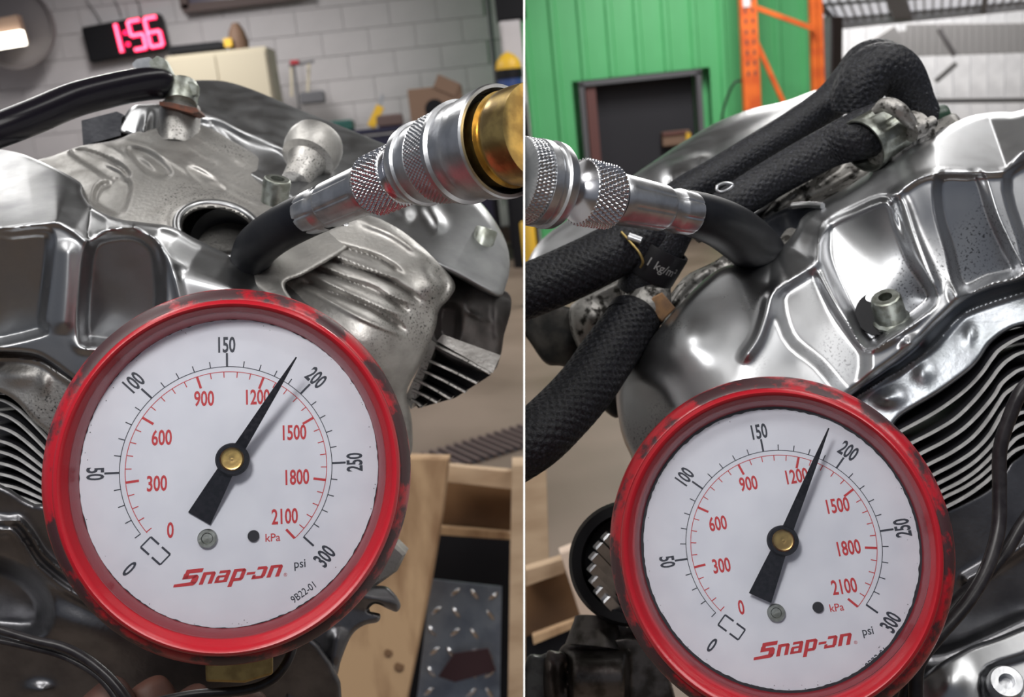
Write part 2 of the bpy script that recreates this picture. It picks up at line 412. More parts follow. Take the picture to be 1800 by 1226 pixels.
# cable hoop
g0_, g1_ = G(1268, 226, 10.3), G(1345, 260, 10.3)
pts = [Vector((g0_.x-.02, 10.3, .01)), Vector((g0_.x-.02, 10.3, .7)), G(1268, 226, 10.3), G(1274, 185, 10.3), G(1288, 150, 10.3), G(1302, 142, 10.3), G(1318, 150, 10.3), G(1330, 178, 10.3), G(1336, 205, 10.3), G(1345, 260, 10.3), Vector((g1_.x+.03, 10.3, .7)), Vector((g1_.x+.03, 10.3, .01))]
tag(tube('cable_loop', pts, 13, M['cable'], None, 8, 5), 'black cable loop arching in front of the orange rack post', 'cable')
# orange rack
YR = 10.0
rack = thing('pallet_rack', (G(1318, 150, YR).x, YR, 0), 'orange perforated steel rack upright with diagonal braces by green wall', 'rack')
x1 = G(1318, 100, YR).x; x2 = G(1436, 100, YR).x
post = box('post', (x1, YR, 2.6), .165, .09, 5.2, M['orange'], rack, bev=.008)
for i in range(18):
    z = 1.75 + i*.10
    for s in (-1, 1):
        o = box('slot', (x1+s*.035, YR-.046, z), .022, .006, .045, M['redbrown'], post)
box('post', (x2, YR+.1, 2.6), .05, .09, 5.2, M['orange'], rack, bev=.006)
box('post', (x2+.062, YR+.1, 2.6), .06, .09, 5.2, M['orange'], rack, bev=.006)
a = G(1330, 14, YR); b = G(1428, 50, YR)
bar('brace', a, b, .045, .04, M['orange'], rack, (0, 1, 0))
bar('brace', G(1328, 72, YR), G(1384, 196, YR), .045, .04, M['orange'], rack, (0, 1, 0))
bar('brace', G(1384, 196, YR), G(1430, 300, YR), .045, .04, M['orange'], rack, (0, 1, 0))
box('plate', G(1310, 5, YR)+Vector((0, -.05, 0)), .07, .01, .09, M['whitesheet'], post)
# --- far hall, right
YF = 24.0
fx0 = G(1400, 100, YF).x
wf = box('wall_far', (fx0+5, YF+.1, 4), 14, .2, 9, M['whitesheet']); wf['kind'] = 'structure'
for i in range(16):
    xx = fx0 + .6 + i*.42
    mkp = box('panel', (xx, YF-.02, 4), .38, .05, 8.6, M['whitesheet'], wf, bev=.01)
def fb(name, p0_, p1_, th, Y, m, parent=None, lab=None, cat=None, group=None):
    o = bar(name, G(*p0_, Y), G(*p1_, Y), th, th, m, parent, (0, 1, 0))
    if lab: tag(o, lab, cat, group)
    return o
tr1 = thing('trim_1', G(1600, 100, 22), None, None); tr1['kind'] = 'structure'
for i in range(22):
    pa = 1560 + i*13; 
    if i*13 < 30: y0_, y1_ = 52+8-i*3, 102
    else: y0_, y1_ = 43, 101 - i*.2
    slope = -.06*(pa-1560)
    A_ = G(pa, y0_+slope*.2, 22); B_ = G(pa, y1_+slope*.3, 22)
    bar('panel', A_, B_, .15, .04, M['roofsheet'], tr1, (0, 1, 0), bev=.01)
fb('trim_2', (1478, 122), (1574, 60), .36, 21.8, M['roofsheet'])['kind'] = 'structure'
fb('trim_3', (1440, 48), (1830, 8), .16, 21, M['whitesheet'])['kind'] = 'structure'
fb('trim_4', (1650, 50), (1678, 98), .08, 21.5, M['beam'])['kind'] = 'structure'
fb('trim_5', (1640, 178), (1830, 176), .10, 21.5, M['roofsheet'])['kind'] = 'structure'
fb('trim_6', (1645, 142), (1680, 112), .10, 21.5, M['roofsheet'])['kind'] = 'structure'
fb('trim_9', (1453, 30), (1451, 230), .13, 20, M['whitesheet'])['kind'] = 'structure'
fb('trim_10', (1470, 30), (1468, 230), .20, 20.2, M['dim'])['kind'] = 'structure'
# sloping translucent roof with purlins, one sheet, dark cross members
ra, rb, rc_, rd_ = G(1440, 40, 21), G(1840, 2, 21), G(1380, -60, 17), G(1900, -90, 17)
M['skylight'] = mat('translucent_roof', (.7, .7, .72), .5, emit=((.95, .95, 1), .55))
rp = mk('ceiling_1', [ra, rb, rd_, rc_, ra+Vector((0, 0, .1)), rb+Vector((0, 0, .1)), rd_+Vector((0, 0, .1)), rc_+Vector((0, 0, .1))], [(0, 1, 2, 3), (7, 6, 5, 4), (0, 4, 5, 1), (1, 5, 6, 2), (2, 6, 7, 3), (3, 7, 4, 0)], M['skylight'], None, False); rp['kind'] = 'structure'
dn = Vector((0, 0, -.04))
for k in range(27):
    f_ = (k+.5)/27; bar('purlin', ra.lerp(rb, f_)+dn, rc_.lerp(rd_, f_)+dn, .035, .05, M['roofsheet'], rp)
for (f_, g_, w_) in ((.37, .34, .34), (.72, .70, .11), (.08, .02, .10)): bar('purlin', ra.lerp(rb, f_)+dn*2, rc_.lerp(rd_, g_)+dn*2, w_, .08, M['beam'], rp)
for f_ in (.12, .42): bar('purlin', ra.lerp(rc_, f_)+dn*2, rb.lerp(rd_, f_)+dn*2, .06, .06, M['roofsheet'], rp)
# yellow bollard
c = GF(926, 900) 
c = G(921, 470, 8.0); 
t = thing('bollard', (c.x, 8, 0), 'yellow steel safety bollard at the left edge of green shed', 'bollard')
c2 = G(929, 420, 8.0)
lathe('post_tube', (c2.x, 8, 0), (c2.x, 8, G(929, 388, 8.0).z), [(0, 60), (.97, 60), (.99, 50), (1, 0)], M['yellow'], t, 20)
lathe('base_plate', (c2.x, 8, 0), (c2.x, 8, .02), [(0, 100), (1, 100), (1, 0)], M['greyframe'], t, 20)
# --- things on the left wall
Y1 = 12.85
ax = G(155, 58, Y1); c = G(222, 68, Y1)
ck = thing('wall_clock', c, 'black digital wall clock with glowing red digits reading 1:56', 'clock')
cw = 1.0; chh = .46
CR = Matrix.Rotation(math.radians(4), 3, 'Y').inverted()
def ckp(u, v, y=0): return c + CR @ Vector((u, y, v))
box('case', c, cw, .12, .44, M['black'], ck, CR, bev=.02)
def seg7(name, u0, segs, s=.30):
    w_, h_ = .15, .34; T_ = .05
    pos = {'a': ((-w_/2, h_/2), (w_/2, h_/2)), 'g': ((-w_/2, 0), (w_/2, 0)), 'd': ((-w_/2, -h_/2), (w_/2, -h_/2)), 'f': ((-w_/2, 0), (-w_/2, h_/2)), 'b': ((w_/2, 0), (w_/2, h_/2)), 'e': ((-w_/2, -h_/2), (-w_/2, 0)), 'c': ((w_/2, -h_/2), (w_/2, 0))}
    Vs = []; Fs = []
    for sg in segs:
        (a0, b0_), (a1, b1) = pos[sg]
        o = bar('digit_segment', ckp(u0+a0, b0_+.01, -.075), ckp(u0+a1, b1+.01, -.075), T_, .02, M['led'], ck, (0, 1, 0))
        o2 = bar('led_row', ckp(u0+a0, b0_+.01, -.09), ckp(u0+a1, b1+.01, -.09), T_*.34, .008, M['ledcore'], o, (0, 1, 0))
seg7('one', -.14+0, 'bc'); seg7('five', .17, 'afgcd'); seg7('six', .38, 'afgcde')
for v in (.06, -.08): box('colon_dot', ckp(.03, v, -.075), .045, .02, .045, M['led'], ck, CR)
# lamp at far left
c = G(18, 60, 12.3)
lm = thing('dish_lamp', c, 'large dark round dish lamp with a glowing bar at far left wall', 'lamp')
lathe('dish', c+Vector((0, .3, .1)), c+Vector((0, .08, .1)), [(0, 0), (0, 420), (.4, 470), (1, 500), (1, 480), (.6, 440), (.6, 0)], mat('grey_dish', (.16, .145, .15), .5), lm, 40)
bar('glow_bar', G(-20, 76, 12.1), G(42, 66, 12.1), .16, .08, M['lampglow'], lm, (0, 1, 0))
bar('housing', G(-20, 62, 12.2), G(40, 50, 12.2), .3, .12, mat('tan_housing', (.35, .24, .18), .5), lm, (0, 1, 0))
# brown window frame top
wn = thing('window_1', G(400, 0, 12.85), None, None); wn['kind'] = 'structure'
bar('window_frame', G(322, 16, 12.85), G(540, -10, 12.85), .10, .08, M['dim'], wn, (0, 1, 0))
bar('window_frame', G(326, 16, 12.85), G(318, -40, 12.85), .10, .08, M['dim'], wn, (0, 1, 0))
A_ = G(330, -30, 12.88); B_ = G(520, 4, 12.88)
bar('pane', G(330, -4, 12.9), G(520, -24, 12.9), .22, .02, mat('dark_glass', (.12, .10, .14), .2), wn, (0, 1, 0))
# wires from the clock
for a_, b_ in (((212, 28), (200, 0)), ((246, 26), (238, -6)), ((178, 40), (150, 0))):
    tube('hanging_wire', [G(*a_, 12.9), G((a_[0]+b_[0])/2+2, (a_[1]+b_[1])/2, 12.9), G(*b_, 12.9)], 7, M['cable'], ck, 6, 4)
# wall tag below the clock
slab('fob', [(227, 100), (241, 98), (243, 124), (230, 126)], 12800, 60, M['redbrown'], ck)
# beige cabinet
Yc = 11.6
cb = thing('metal_cabinet', (G(385, 190, Yc).x, Yc, 0), 'tall beige metal cabinet against the white block wall', 'cabinet')
xa, xb = G(296, 130, Yc).x, G(474, 130, Yc).x; zt = G(400, 88, Yc).z
box('body', ((xa+xb)/2, Yc+.25, zt/2), xb-xa, .5, zt, M['beige'], cb, bev=.01)
for s in (-1, 1):
    d_ = box('door', ((xa+xb)/2+s*(xb-xa)/4, Yc-.012, zt/2), (xb-xa)/2-.03, .02, zt-.08, M['beige'], cb, bev=.004)
    box('handle', ((xa+xb)/2+s*.05, Yc-.035, zt*.6), .02, .03, .16, M['greyframe'], d_)
def clutter(name, pxs, Y, lab, cat, m, w_, h_, dd=.25, group=None, bev=.01, z=None):
    c = G(pxs[0], pxs[1], Y); o = box(name, c, w_, dd, h_, m, None, Matrix.Rotation(rng.uniform(-.15, .15), 3, 'Z'), bev=min(bev, h_/4, w_/4)); tag(o, lab, cat, group); return o
c = G(342, 89, Yc); tag(box('tool_roll', (c.x, Yc+.15, zt+.06), .62, .2, .11, M['black'], None, bev=.03), 'long black tool roll lying on top of beige cabinet', 'tool roll')
c = G(412, 66, Yc)
tb = thing('brown_pouch', (c.x, Yc+.15, zt), 'brown leather pouch with yellow tag on top of the cabinet', 'pouch')
lathe('pouch_body', (c.x, Yc+.15, zt), (c.x, Yc+.15, zt+.30), [(0, 0), (0, 110), (.3, 120), (.7, 90), (1, 40), (1, 0)], mat('brown_leather', (.14, .08, .05), .7), tb, 16)
box('tag', (c.x-.08, Yc, zt+.08), .09, .03, .09, M['yellow'], tb)
# light stand
c = G(525, 185, 11.8); cz = 0
ls = thing('tripod_stand', (c.x, 11.8, 0), 'thin work light stand with red clamp beside the beige cabinet', 'stand')
tube('pole', [Vector((c.x, 11.8, 0)), Vector((c.x-.01, 11.8, 1)), G(516, 112, 11.8)], 14, M['greyframe'], ls, 8, 4)
box('clamp', G(518, 110, 11.7), .1, .06, .05, M['redp'], ls, bev=.01)
bar('crossbar', G(508, 116, 11.8), G(552, 108, 11.8), .03, .03, M['greyframe'], ls, (0, 1, 0))
bar('rod', G(512, 116, 11.8), G(513, 170, 11.8), .03, .03, M['beige'], ls, (0, 1, 0))
bar('rod', G(543, 112, 11.8), G(541, 165, 11.8), .03, .03, M['beige'], ls, (0, 1, 0))
box('lamp_head', G(550, 172, 11.7), .28, .12, .14, M['greyframe'], ls, bev=.02)
# workbench with tools
Yb = 11.0; bz = G(690, 222, Yb).z
xa, xb = G(592, 230, Yb).x, G(868, 230, Yb).x
wb = thing('workbench', ((xa+xb)/2, Yb+.3, 0), 'dark workbench standing against the white wall under the tools', 'workbench')
box('bench_top', ((xa+xb)/2, Yb+.3, bz-.03), xb-xa, .6, .06, M['navy'], wb, bev=.01)
box('front_panel', ((xa+xb)/2, Yb+.06, (bz-.06)/2), xb-xa-.1, .03, bz-.10, M['navy'], wb)
for i in range(4):
    box('leg', (xa+.06+(xb-xa-.12)*(i % 2), Yb+.06+.46*(i//2), (bz-.06)/2), .06, .06, bz-.06, M['black'], wb)
c = G(765, 180, Yb)
bxo = thing('cardboard_box', (c.x, Yb+.3, bz), 'open brown cardboard box with dark hole on the bench', 'box')
box('box_body', (c.x, Yb+.32, bz+.19), .60, .34, .38, M['card'], bxo, bev=.01)
box('box_flap', (c.x+.14, Yb+.14, bz+.38), .26, .02, .15, M['card'], bxo, Matrix.Rotation(.5, 3, 'Y'))
lathe('handle_hole', (c.x-.02, Yb+.149, bz+.14), (c.x-.02, Yb+.144, bz+.14), [(0, 0), (0, 110), (1, 110), (1, 0)], M['black'], bxo, 20)
c = G(655, 195, Yb)
yt = thing('yellow_tool', (c.x, Yb+.2, bz), 'yellow handled tool standing up on the cluttered bench', 'tool')
bar('blade', (c.x-.06, Yb+.34, bz+.02), (c.x+.10, Yb+.34, bz+.36), .035, .03, M['steel'], yt, (0, 1, 0))
bar('handle', (c.x-.08, Yb+.32, bz+.02), (c.x+.06, Yb+.32, bz+.24), .09, .05, M['yellow'], yt, (0, 1, 0), bev=.01)
for nm, dx, w_, h_, m, lab, cat in (('teal_case', -.42, .26, .12, 'teal', 'dark teal tool case at the left end of bench', 'case'), ('red_case', .12, .28, .13, 'dim', 'dark red brown case beside the yellow tool on bench', 'case'), ('red_can', 1.02, .12, .13, 'redp', 'small red can in front of the cardboard box', 'can'), ('green_bottle', 1.33, .16, .26, 'teal', 'dark green bottle at the right end of the bench', 'bottle')):
    cc = G(690, 220, Yb)
    if nm in ('red_can', 'green_bottle'): o = lathe(nm, (cc.x+dx-.25, Yb+.08, bz), (cc.x+dx-.25, Yb+.08, bz+h_), [(0, 0), (0, w_*500), (.7, w_*500), (.85, w_*300), (1, w_*200), (1, 0)], M[m], None, 16)
    else: o = box(nm, (cc.x+dx-.15, Yb+.10, bz+h_/2), w_, .2, h_, M[m], None, bev=.02)
    tag(o, lab, cat)
# drum with yellow cap, tall dark locker
c = G(897, 150, 10.4)
dr = thing('yellow_topped_drum', (c.x, 10.4, 0), 'blue drum with a black band and yellow domed cap beside the bench', 'drum')
zc = G(897, 122, 10.4).z
lathe('drum_body', (c.x, 10.4, 0), (c.x, 10.4, zc-.06), [(0, 0), (0, 130), (.2, 135), (.9, 135), (1, 125), (1, 0)], M['blue'], dr, 24)
lathe('lower_skirt', (c.x, 10.4, 0), (c.x, 10.4, zc-.34), [(0, 0), (0, 150), (.98, 150), (1, 135)], M['black'], dr, 24)
lathe('band', (c.x, 10.4, zc-.09), (c.x, 10.4, zc), [(0, 125), (0, 142), (1, 142), (1, 120)], M['black'], dr, 24)
lathe('cap', (c.x, 10.4, zc), (c.x, 10.4, zc+.18), [(0, 132), (.15, 134), (.5, 118), (.8, 70), (1, 0)], M['yellow'], dr, 24)
c = G(868, 100, 12.3)
o = thing('conduit', (c.x, 12.3, 0), 'thin dark vertical pipe on the white wall left of yellow topped drum', 'pipe')
tube('pipe', [Vector((c.x, 12.3, 0)), Vector((c.x, 12.3, 2)), Vector((c.x, 12.3, 4.2))], 26, M['greyframe'], o, 8, 3)
lathe('base_flange', (c.x, 12.3, 0), (c.x, 12.3, .03), [(0, 60), (1, 60), (1, 0)], M['greyframe'], o, 12)
lx0, lx1, lz = G(881, 70, 10.75).x, G(919, 90, 10.75).x, G(900, 36, 10.75).z
lk = thing('pale_locker', ((lx0+lx1)/2, 10.8, 0), 'narrow pale grey locker behind the yellow topped drum', 'locker')
box('locker_body', ((lx0+lx1)/2, 10.82, lz/2), lx1-lx0, .22, lz, M['paintwall'], lk, bev=.01)
d_ = box('locker_door', ((lx0+lx1)/2, 10.70, lz/2), lx1-lx0-.04, .015, lz-.08, M['paintwall'], lk, bev=.004)
box('handle', ((lx0+lx1)/2-.07, 10.68, lz*.6), .015, .025, .10, M['greyframe'], d_)
bz_ = G(895, 8, 10.75)
tag(box('black_case', (bz_.x+.01, 10.82, lz+.17), .31, .24, .34, M['black'], None, bev=.015), 'black case standing on top of the narrow pale locker', 'case')
# drain channel in the floor
gr = thing('floor_drain', GF(850, 780), 'dark slotted drain channel crossing the brown floor', 'drain')
A_, B_ = GF(700, 835), GF(1000, 745)
d_ = (B_-A_).normalized(); n_ = Vector((-d_.y, d_.x, 0))
wd = .30
V = [A_-n_*wd/2+Vector((0, 0, .004)), B_-n_*wd/2+Vector((0, 0, .004)), B_+n_*wd/2+Vector((0, 0, .004)), A_+n_*wd/2+Vector((0, 0, .004))]
mk('channel', V, [(0, 1, 2, 3)], M['darkroom'], gr, False)
L_ = (B_-A_).length; nb = int(L_/.045)
g0 = None
for i in range(nb):
    p = A_ + d_*(i+.5)*.045 + Vector((0, 0, .012))
    if g0 is None:
        g0 = bar('slat', p-n_*wd/2, p+n_*wd/2, .018, .012, M['dim'], gr)
    else:
        o = g0.copy(); COL.objects.link(o); o.parent = gr; o.location = p-gr.location
# ================= gauges =================
def redrubber():
    m = mat('worn_red_rubber', (.31, .006, .014), .36, 0, bump=.10, bscale=900)
    nt = m.node_tree; N, Lk = nt.nodes.new, nt.links.new; b = nt.nodes['Principled BSDF']
    tc = N('ShaderNodeTexCoord'); sp = N('ShaderNodeSeparateXYZ'); Lk(tc.outputs['UV'], sp.inputs[0])
    at = N('ShaderNodeAttribute'); at.attribute_name = 'wear'
    n = N('ShaderNodeTexNoise'); n.inputs['Scale'].default_value = 75; n.inputs['Detail'].default_value = 6; n.inputs['Roughness'].default_value = .65
    Lk(tc.outputs['Object'], n.inputs['Vector'])
    mu = N('ShaderNodeMath'); mu.operation = 'MULTIPLY_ADD'; Lk(at.outputs['Fac'], mu.inputs[0]); mu.inputs[1].default_value = .165; Lk(n.outputs['Fac'], mu.inputs[2])
    r = N('ShaderNodeMapRange'); r.inputs[1].default_value = .59; r.inputs[2].default_value = .68; Lk(mu.outputs[0], r.inputs[0])
    mx = N('ShaderNodeMix'); mx.data_type = 'RGBA'; mx.inputs[6].default_value = (.31, .006, .014, 1); mx.inputs[7].default_value = (.035, .010, .013, 1)
    Lk(r.outputs[0], mx.inputs[0]); Lk(mx.outputs[2], b.inputs['Base Color'])
    r2 = N('ShaderNodeMapRange'); r2.inputs[3].default_value = .28; r2.inputs[4].default_value = .5; Lk(r.outputs[0], r2.inputs[0]); Lk(r2.outputs[0], b.inputs['Roughness'])
    return m
M['red'] = redrubber()
M['dial'] = mat('white_dial', (.80, .82, .87), .6, 0, (.70, .72, .78), 90, .35, .75)
M['ink'] = mat('black_ink', (.025, .03, .045), .6)
M['redink'] = mat('red_ink', (.58, .03, .035), .6)
M['pointer'] = mat('black_pointer', (.007, .008, .012), .6, 0, (.015, .015, .02), 900, bump=.05, spec=.12)
M['grime'] = mat('grime_black', (.012, .012, .016), .7)
def glassmat():
    m = bpy.data.materials.new('gauge_lens'); m.use_nodes = True; nt = m.node_tree; nt.nodes.clear(); N, Lk = nt.nodes.new, nt.links.new
    o = N('ShaderNodeOutputMaterial'); mx = N('ShaderNodeMixShader'); t = N('ShaderNodeBsdfTransparent'); g = N('ShaderNodeBsdfGlossy'); f = N('ShaderNodeFresnel')
    f.inputs[0].default_value = 1.5; g.inputs['Roughness'].default_value = .06; t.inputs[0].default_value = (.97, .97, .98, 1)
    Lk(f.outputs[0], mx.inputs[0]); Lk(t.outputs[0], mx.inputs[1]); Lk(g.outputs[0], mx.inputs[2]); Lk(mx.outputs[0], o.inputs[0]); return m
M['lens'] = glassmat()
CMI = CM.inverted()
def px_of(p):
    c = CMI @ Vector(p); return CX + c.x/-c.z*F, CY - c.y/-c.z*F
def fit_ring(X, r, z, bb, o=(0., 0.)):
    ox, oy = o; rx = ry = r
    for it in range(8):
        q = [px_of(X(ox+rx*math.cos(a*.0628), oy+ry*math.sin(a*.0628), z, True)) for a in range(100)]
        x0, x1 = min(p[0] for p in q), max(p[0] for p in q); y0, y1 = min(p[1] for p in q), max(p[1] for p in q)
        k = .148; rx *= (bb[1]-bb[0])/(x1-x0); ry *= (bb[3]-bb[2])/(y1-y0)
        ox += ((bb[0]+bb[1])-(x0+x1))/2*k; oy -= ((bb[2]+bb[3])-(y0+y1))/2*k
    return ox, oy, rx, ry
def gauge(cx, cy, d, scale, tilt, nx, ny, ptr, hub, bb_boot, bb_crest, bb_dial, label):
    O = P(cx, cy, d); k = d/F                         # mm per photo pixel at the dial
    nv = (BACK + RIGHT*nx + UP*ny).normalized(); u0 = (RIGHT - nv*RIGHT.dot(nv)).normalized(); v0 = nv.cross(u0)
    ca, sa = math.cos(math.radians(tilt)), math.sin(math.radians(tilt))
    u, v = u0*ca + v0*sa, v0*ca - u0*sa
    def X(x, y, z=0, un=False):                       # local mm -> world; un: without the dial's own turn
        a, b = (u0, v0) if un else (u, v)
        return O + (a*x + b*y + nv*z)/1000.
    g = thing('pressure_gauge', O, label, 'gauge', 'compression tester gauges')
    s = scale
    f1 = fit_ring(X, 48.9, -2, bb_boot); f2 = fit_ring(X, 43.4, 10.3, bb_crest); f3 = fit_ring(X, 39.5, 1, bb_dial)
    bo = X(f1[0], f1[1], 0, True)
    # rubber boot
    prof = [(34, -32), (41, -32), (44.0, -29), (45.8, -22), (48.9, -2), (48.5, 1.5), (47.9, 3.6), (46.9, 5.3), (45.4, 6.9), (44.9, 7.0), (44.55, 8.9), (44.1, 9.9), (43.4, 10.3), (42.7, 9.9), (42.3, 8.8), (41.3, 6.2), (40.3, 3.4), (39.9, 1.2), (39.6, -.5)]
    seg = 160; V = []; Fc = []; wear = []
    for i, (r, z) in enumerate(prof):
        for j in range(seg):
            th = 2*math.pi*j/seg
            if z <= -2 : q = (f1[0], f1[1], f1[2]*r/48.9, f1[3]*r/48.9)
            elif r > 43.4: w_ = (48.9-r)/5.5; q = [f1[e]*(1-w_)+f2[e]*w_ for e in range(4)]
            else: w_ = (43.4-r)/3.9; q = [f2[e]*(1-w_)+f3[e]*w_ for e in range(4)]
            V.append(X(q[0]+q[2]*math.cos(th), q[1]+q[3]*math.sin(th), z, True))
            wear.append({6: .95, 7: 1.05, 8: 1.0, 9: .7, 5: .5, 4: .5}.get(i, 0) if i < 10 else -.8)
    for i in range(len(prof)-1):
        for j in range(seg): Fc.append((i*seg+j, i*seg+(j+1) % seg, (i+1)*seg+(j+1) % seg, (i+1)*seg+j))
    b = mk('rubber_boot', V, Fc, M['red'], g, True, 50)
    at = b.data.attributes.new('wear', 'FLOAT', 'POINT'); at.data.foreach_set('value', wear)
    tag(b, 'red rubber boot with black scuffs')
    do = X(f3[0], f3[1], 0, True); s = (f3[2]+f3[3])/2/39.5; f3y = f3[3]/f3[2]
    # dial, case
    def disc(name, o, r, z, m, par, n=96, th=.6, sy=1.0):
        V = []; 
        for zz in (z, z-th):
            for j in range(n): V.append(o + (u0*math.cos(2*math.pi*j/n)*r + v0*math.sin(2*math.pi*j/n)*r*f3y + nv*zz)/1000.)
        Fc = [tuple(range(n)), tuple(range(2*n-1, n-1, -1))] + [((j+1) % n, j, n+j, n+(j+1) % n) for j in range(n)]
        return mk(name, V, Fc, m, par, False)
    dial = disc('dial', do, 41*s, 0, M['dial'], g)
    case = disc('case_back', bo, 41*s, -3, M['black'], g, th=26)
    # grimy ring where lens meets boot
    V = []; Fc = []; n = 480; rs = np.random.RandomState(int(cx))
    jit = np.convolve(rs.rand(n)**3, [.3, .4, .3], 'same')*1.3 + .25
    for j in range(n):
        th = 2*math.pi*j/n
        for r in (40.4, 38.55 - jit[j]*.35):
            V.append(do + (u0*math.cos(th)*r*s + v0*math.sin(th)*r*s*f3y + nv*.18)/1000.)
    for j in range(n): a, c = 2*j, 2*((j+1) % n); Fc.append((a, c, c+1, a+1))
    mk('grime_ring', V, Fc, M['grime'], g, False)
    V = [];Fc=[]
    for j in range(70):
        th = rs.rand()*6.283; r = (38.9-abs(rs.randn())*1.1)*s; e = .05+rs.rand()*.10; bb = len(V)
        for q in range(5): V.append(do + (u0*(math.cos(th)*r+e*math.cos(q*1.257)) + v0*(math.sin(th)*r*f3y+e*math.sin(q*1.257)) + nv*.15)/1000.)
        Fc.append(tuple(range(bb, bb+5)))
    o = mk('dirt_speck', V, Fc, M['grime'], g, False); o['kind'] = 'stuff'
    # ink
    def flat(name, V2, Fc, m, z=.06):
        return mk(name, [X(x*s, y*s, z) for x, y in V2], Fc, m, dial, False)
    def merge(items):
        V, Fc = [], []
        for v_, f_ in items:
            n0 = len(V); V += v_; Fc += [tuple(i+n0 for i in f) for f in f_]
        return V, Fc
    def place(t_, x, y, rot):
        c_, s_ = math.cos(math.radians(rot)), math.sin(math.radians(rot))
        return [(x+a*c_-b_*s_, y+a*s_+b_*c_) for a, b_ in t_[0]], t_[1]
    def rect(r0, r1, ang, w_):
        a = math.radians(ang); ux, uy = math.cos(a), math.sin(a)
        return [(ux*r0-uy*w_/2, uy*r0+ux*w_/2), (ux*r0+uy*w_/2, uy*r0-ux*w_/2), (ux*r1+uy*w_/2, uy*r1-ux*w_/2), (ux*r1-uy*w_/2, uy*r1+ux*w_/2)], [(0, 1, 2, 3)]
    def arc(r, w_, a0, a1, n=120):
        V = []; 
        for i in range(n+1):
            a = math.radians(a0+(a1-a0)*i/n); V += [((r-w_/2)*math.cos(a), (r-w_/2)*math.sin(a)), ((r+w_/2)*math.cos(a), (r+w_/2)*math.sin(a))]
        return V, [(2*i, 2*i+2, 2*i+3, 2*i+1) for i in range(n)]
    A = lambda psi: 225 - psi*.9
    it = [arc(27.3, .2, A(10), A(300))]
    for p_ in range(10, 301, 10):
        mj = p_ % 50 == 0; it.append(rect(27.3, 31.0 if mj else 29.0, A(p_), .55 if mj else .27))
    flat('psi_scale', *merge(it), M['ink'])
    it = [arc(25.9, .19, A(8), A(304.6))]
    for q in range(60, 2101, 60):
        a = A(q/6.895); mj = q % 300 == 0; it.append(rect(25.9, 22.6 if mj else 24.3, a, .65 if mj else .25))
    flat('kpa_scale', *merge(it), M['redink'])
    for st, r, ph, dx in (('0', 35.0, -45, 0), ('50', 33.2, -90, 0), ('100', 33.6, 45, 0), ('150', 33.3, 0, 0), ('200', 33.4, -45, 0), ('250', 33.4, 90, 0), ('300', 35.0, 50, 0)):
        a = math.radians(A(int(st))); t_ = txt(st, 5.9, .58, .15)
        flat('numeral', *place(t_, r*math.cos(a), r*math.sin(a), ph), M['ink'])
    kp = {'0': (-14.7, -15.5), '300': (-18, -3.2), '600': (-16.8, 8.8), '900': (-6.0, 18.8), '1200': (8, 18.8), '1500': (17.5, 8.8), '1800': (18.0, -3.3), '2100': (14.5, -13.6)}
    for st, (x, y) in kp.items(): flat('numeral', *place(txt(st, 5.6, .62, .12), x, y, 0), M['redink'])
    flat('unit_lettering', *place(txt('kPa', 3.0, .95, .02), 11.3, -19.0, 0), M['redink'])
    flat('unit_lettering', *place(txt('psi', 3.2, .92, .03), 18.2, -26.7, 2), M['ink'])
    flat('part_number', *place(txt('9B22-01', 2.8, .8, .02), 18.9, -33.9, 33), M['ink'])
    # maker's word mark: slanted, first letter angular
    sh = .42
    def glyph(polys, x0):
        it = []
        for pl in polys: it.append(([(x0 + x + y*sh, y) for x, y in pl], [tuple(range(len(pl)))]))
        return it
    H = 4.3; xh = 3.15; T_ = .95
    Sg = [[(0.2, H-1.05), (4.6, H-1.05), (4.6, H), (.2, H)], [(0, 1.9), (1.35, 1.9), (1.35, H-1.0), (0, H-1.0)], [(0, 1.85), (3.2, 1.85), (3.9, 2.55), (3.5, 2.75), (0, 2.75)],
          [(2.5, .9), (3.9, .2), (4.3, 1.0), (4.2, 2.2), (3.4, 2.75), (2.6, 2.5)], [(-1.5, 0), (3.6, 0), (4.2, .8), (3.5, 1.0), (-1.6, .75)]]
    ng = [[(0, 0), (1.1, 0), (1.1, xh), (0, xh)], [(1.0, xh-.75), (2.9, xh-.75), (3.4, xh-.5), (2.9, xh), (1.0, xh)], [(2.3, 0), (3.4, 0), (3.4, xh-.5), (2.9, xh-.1), (2.3, xh-.4)]]
    ag = [[(.3, xh-.7), (3.2, xh-.7), (2.9, xh), (.3, xh)], [(2.2, 0), (3.3, 0), (3.3, xh-.4), (2.9, xh), (2.2, xh)], [(0, 0), (2.4, 0), (2.4, .6), (0, .6)], [(0, .3), (.95, .3), (.95, 1.8), (0, 1.6)], [(.2, 1.35), (2.4, 1.35), (2.4, 1.9), (.2, 1.9)]]
    pg = [[(0, -1.4), (1.1, -1.4), (1.1, xh), (0, xh)], [(1.0, xh-.75), (3.2, xh-.75), (2.8, xh), (1.0, xh)], [(2.3, .3), (3.4, .5), (3.4, xh-.5), (2.9, xh-.1), (2.3, xh-.4)], [(1.0, 0), (3.0, 0), (3.4, .5), (2.6, .75), (1.0, .75)]]
    hy = [[(0, 1.3), (2.2, 1.3), (2.2, 1.95), (0, 1.95)]]
    og = [[(.6, xh-.75), (3.2, xh-.75), (2.9, xh), (.6, xh)], [(0, 0), (3.0, 0), (3.3, .7), (0, .7)], [(0, .3), (.8, .3), (.8, 1.1), (0, 1.1)], [(2.3, .3), (3.4, .5), (3.4, xh-.5), (2.9, xh-.1), (2.3, xh-.4)]]
    it = []; x = 0
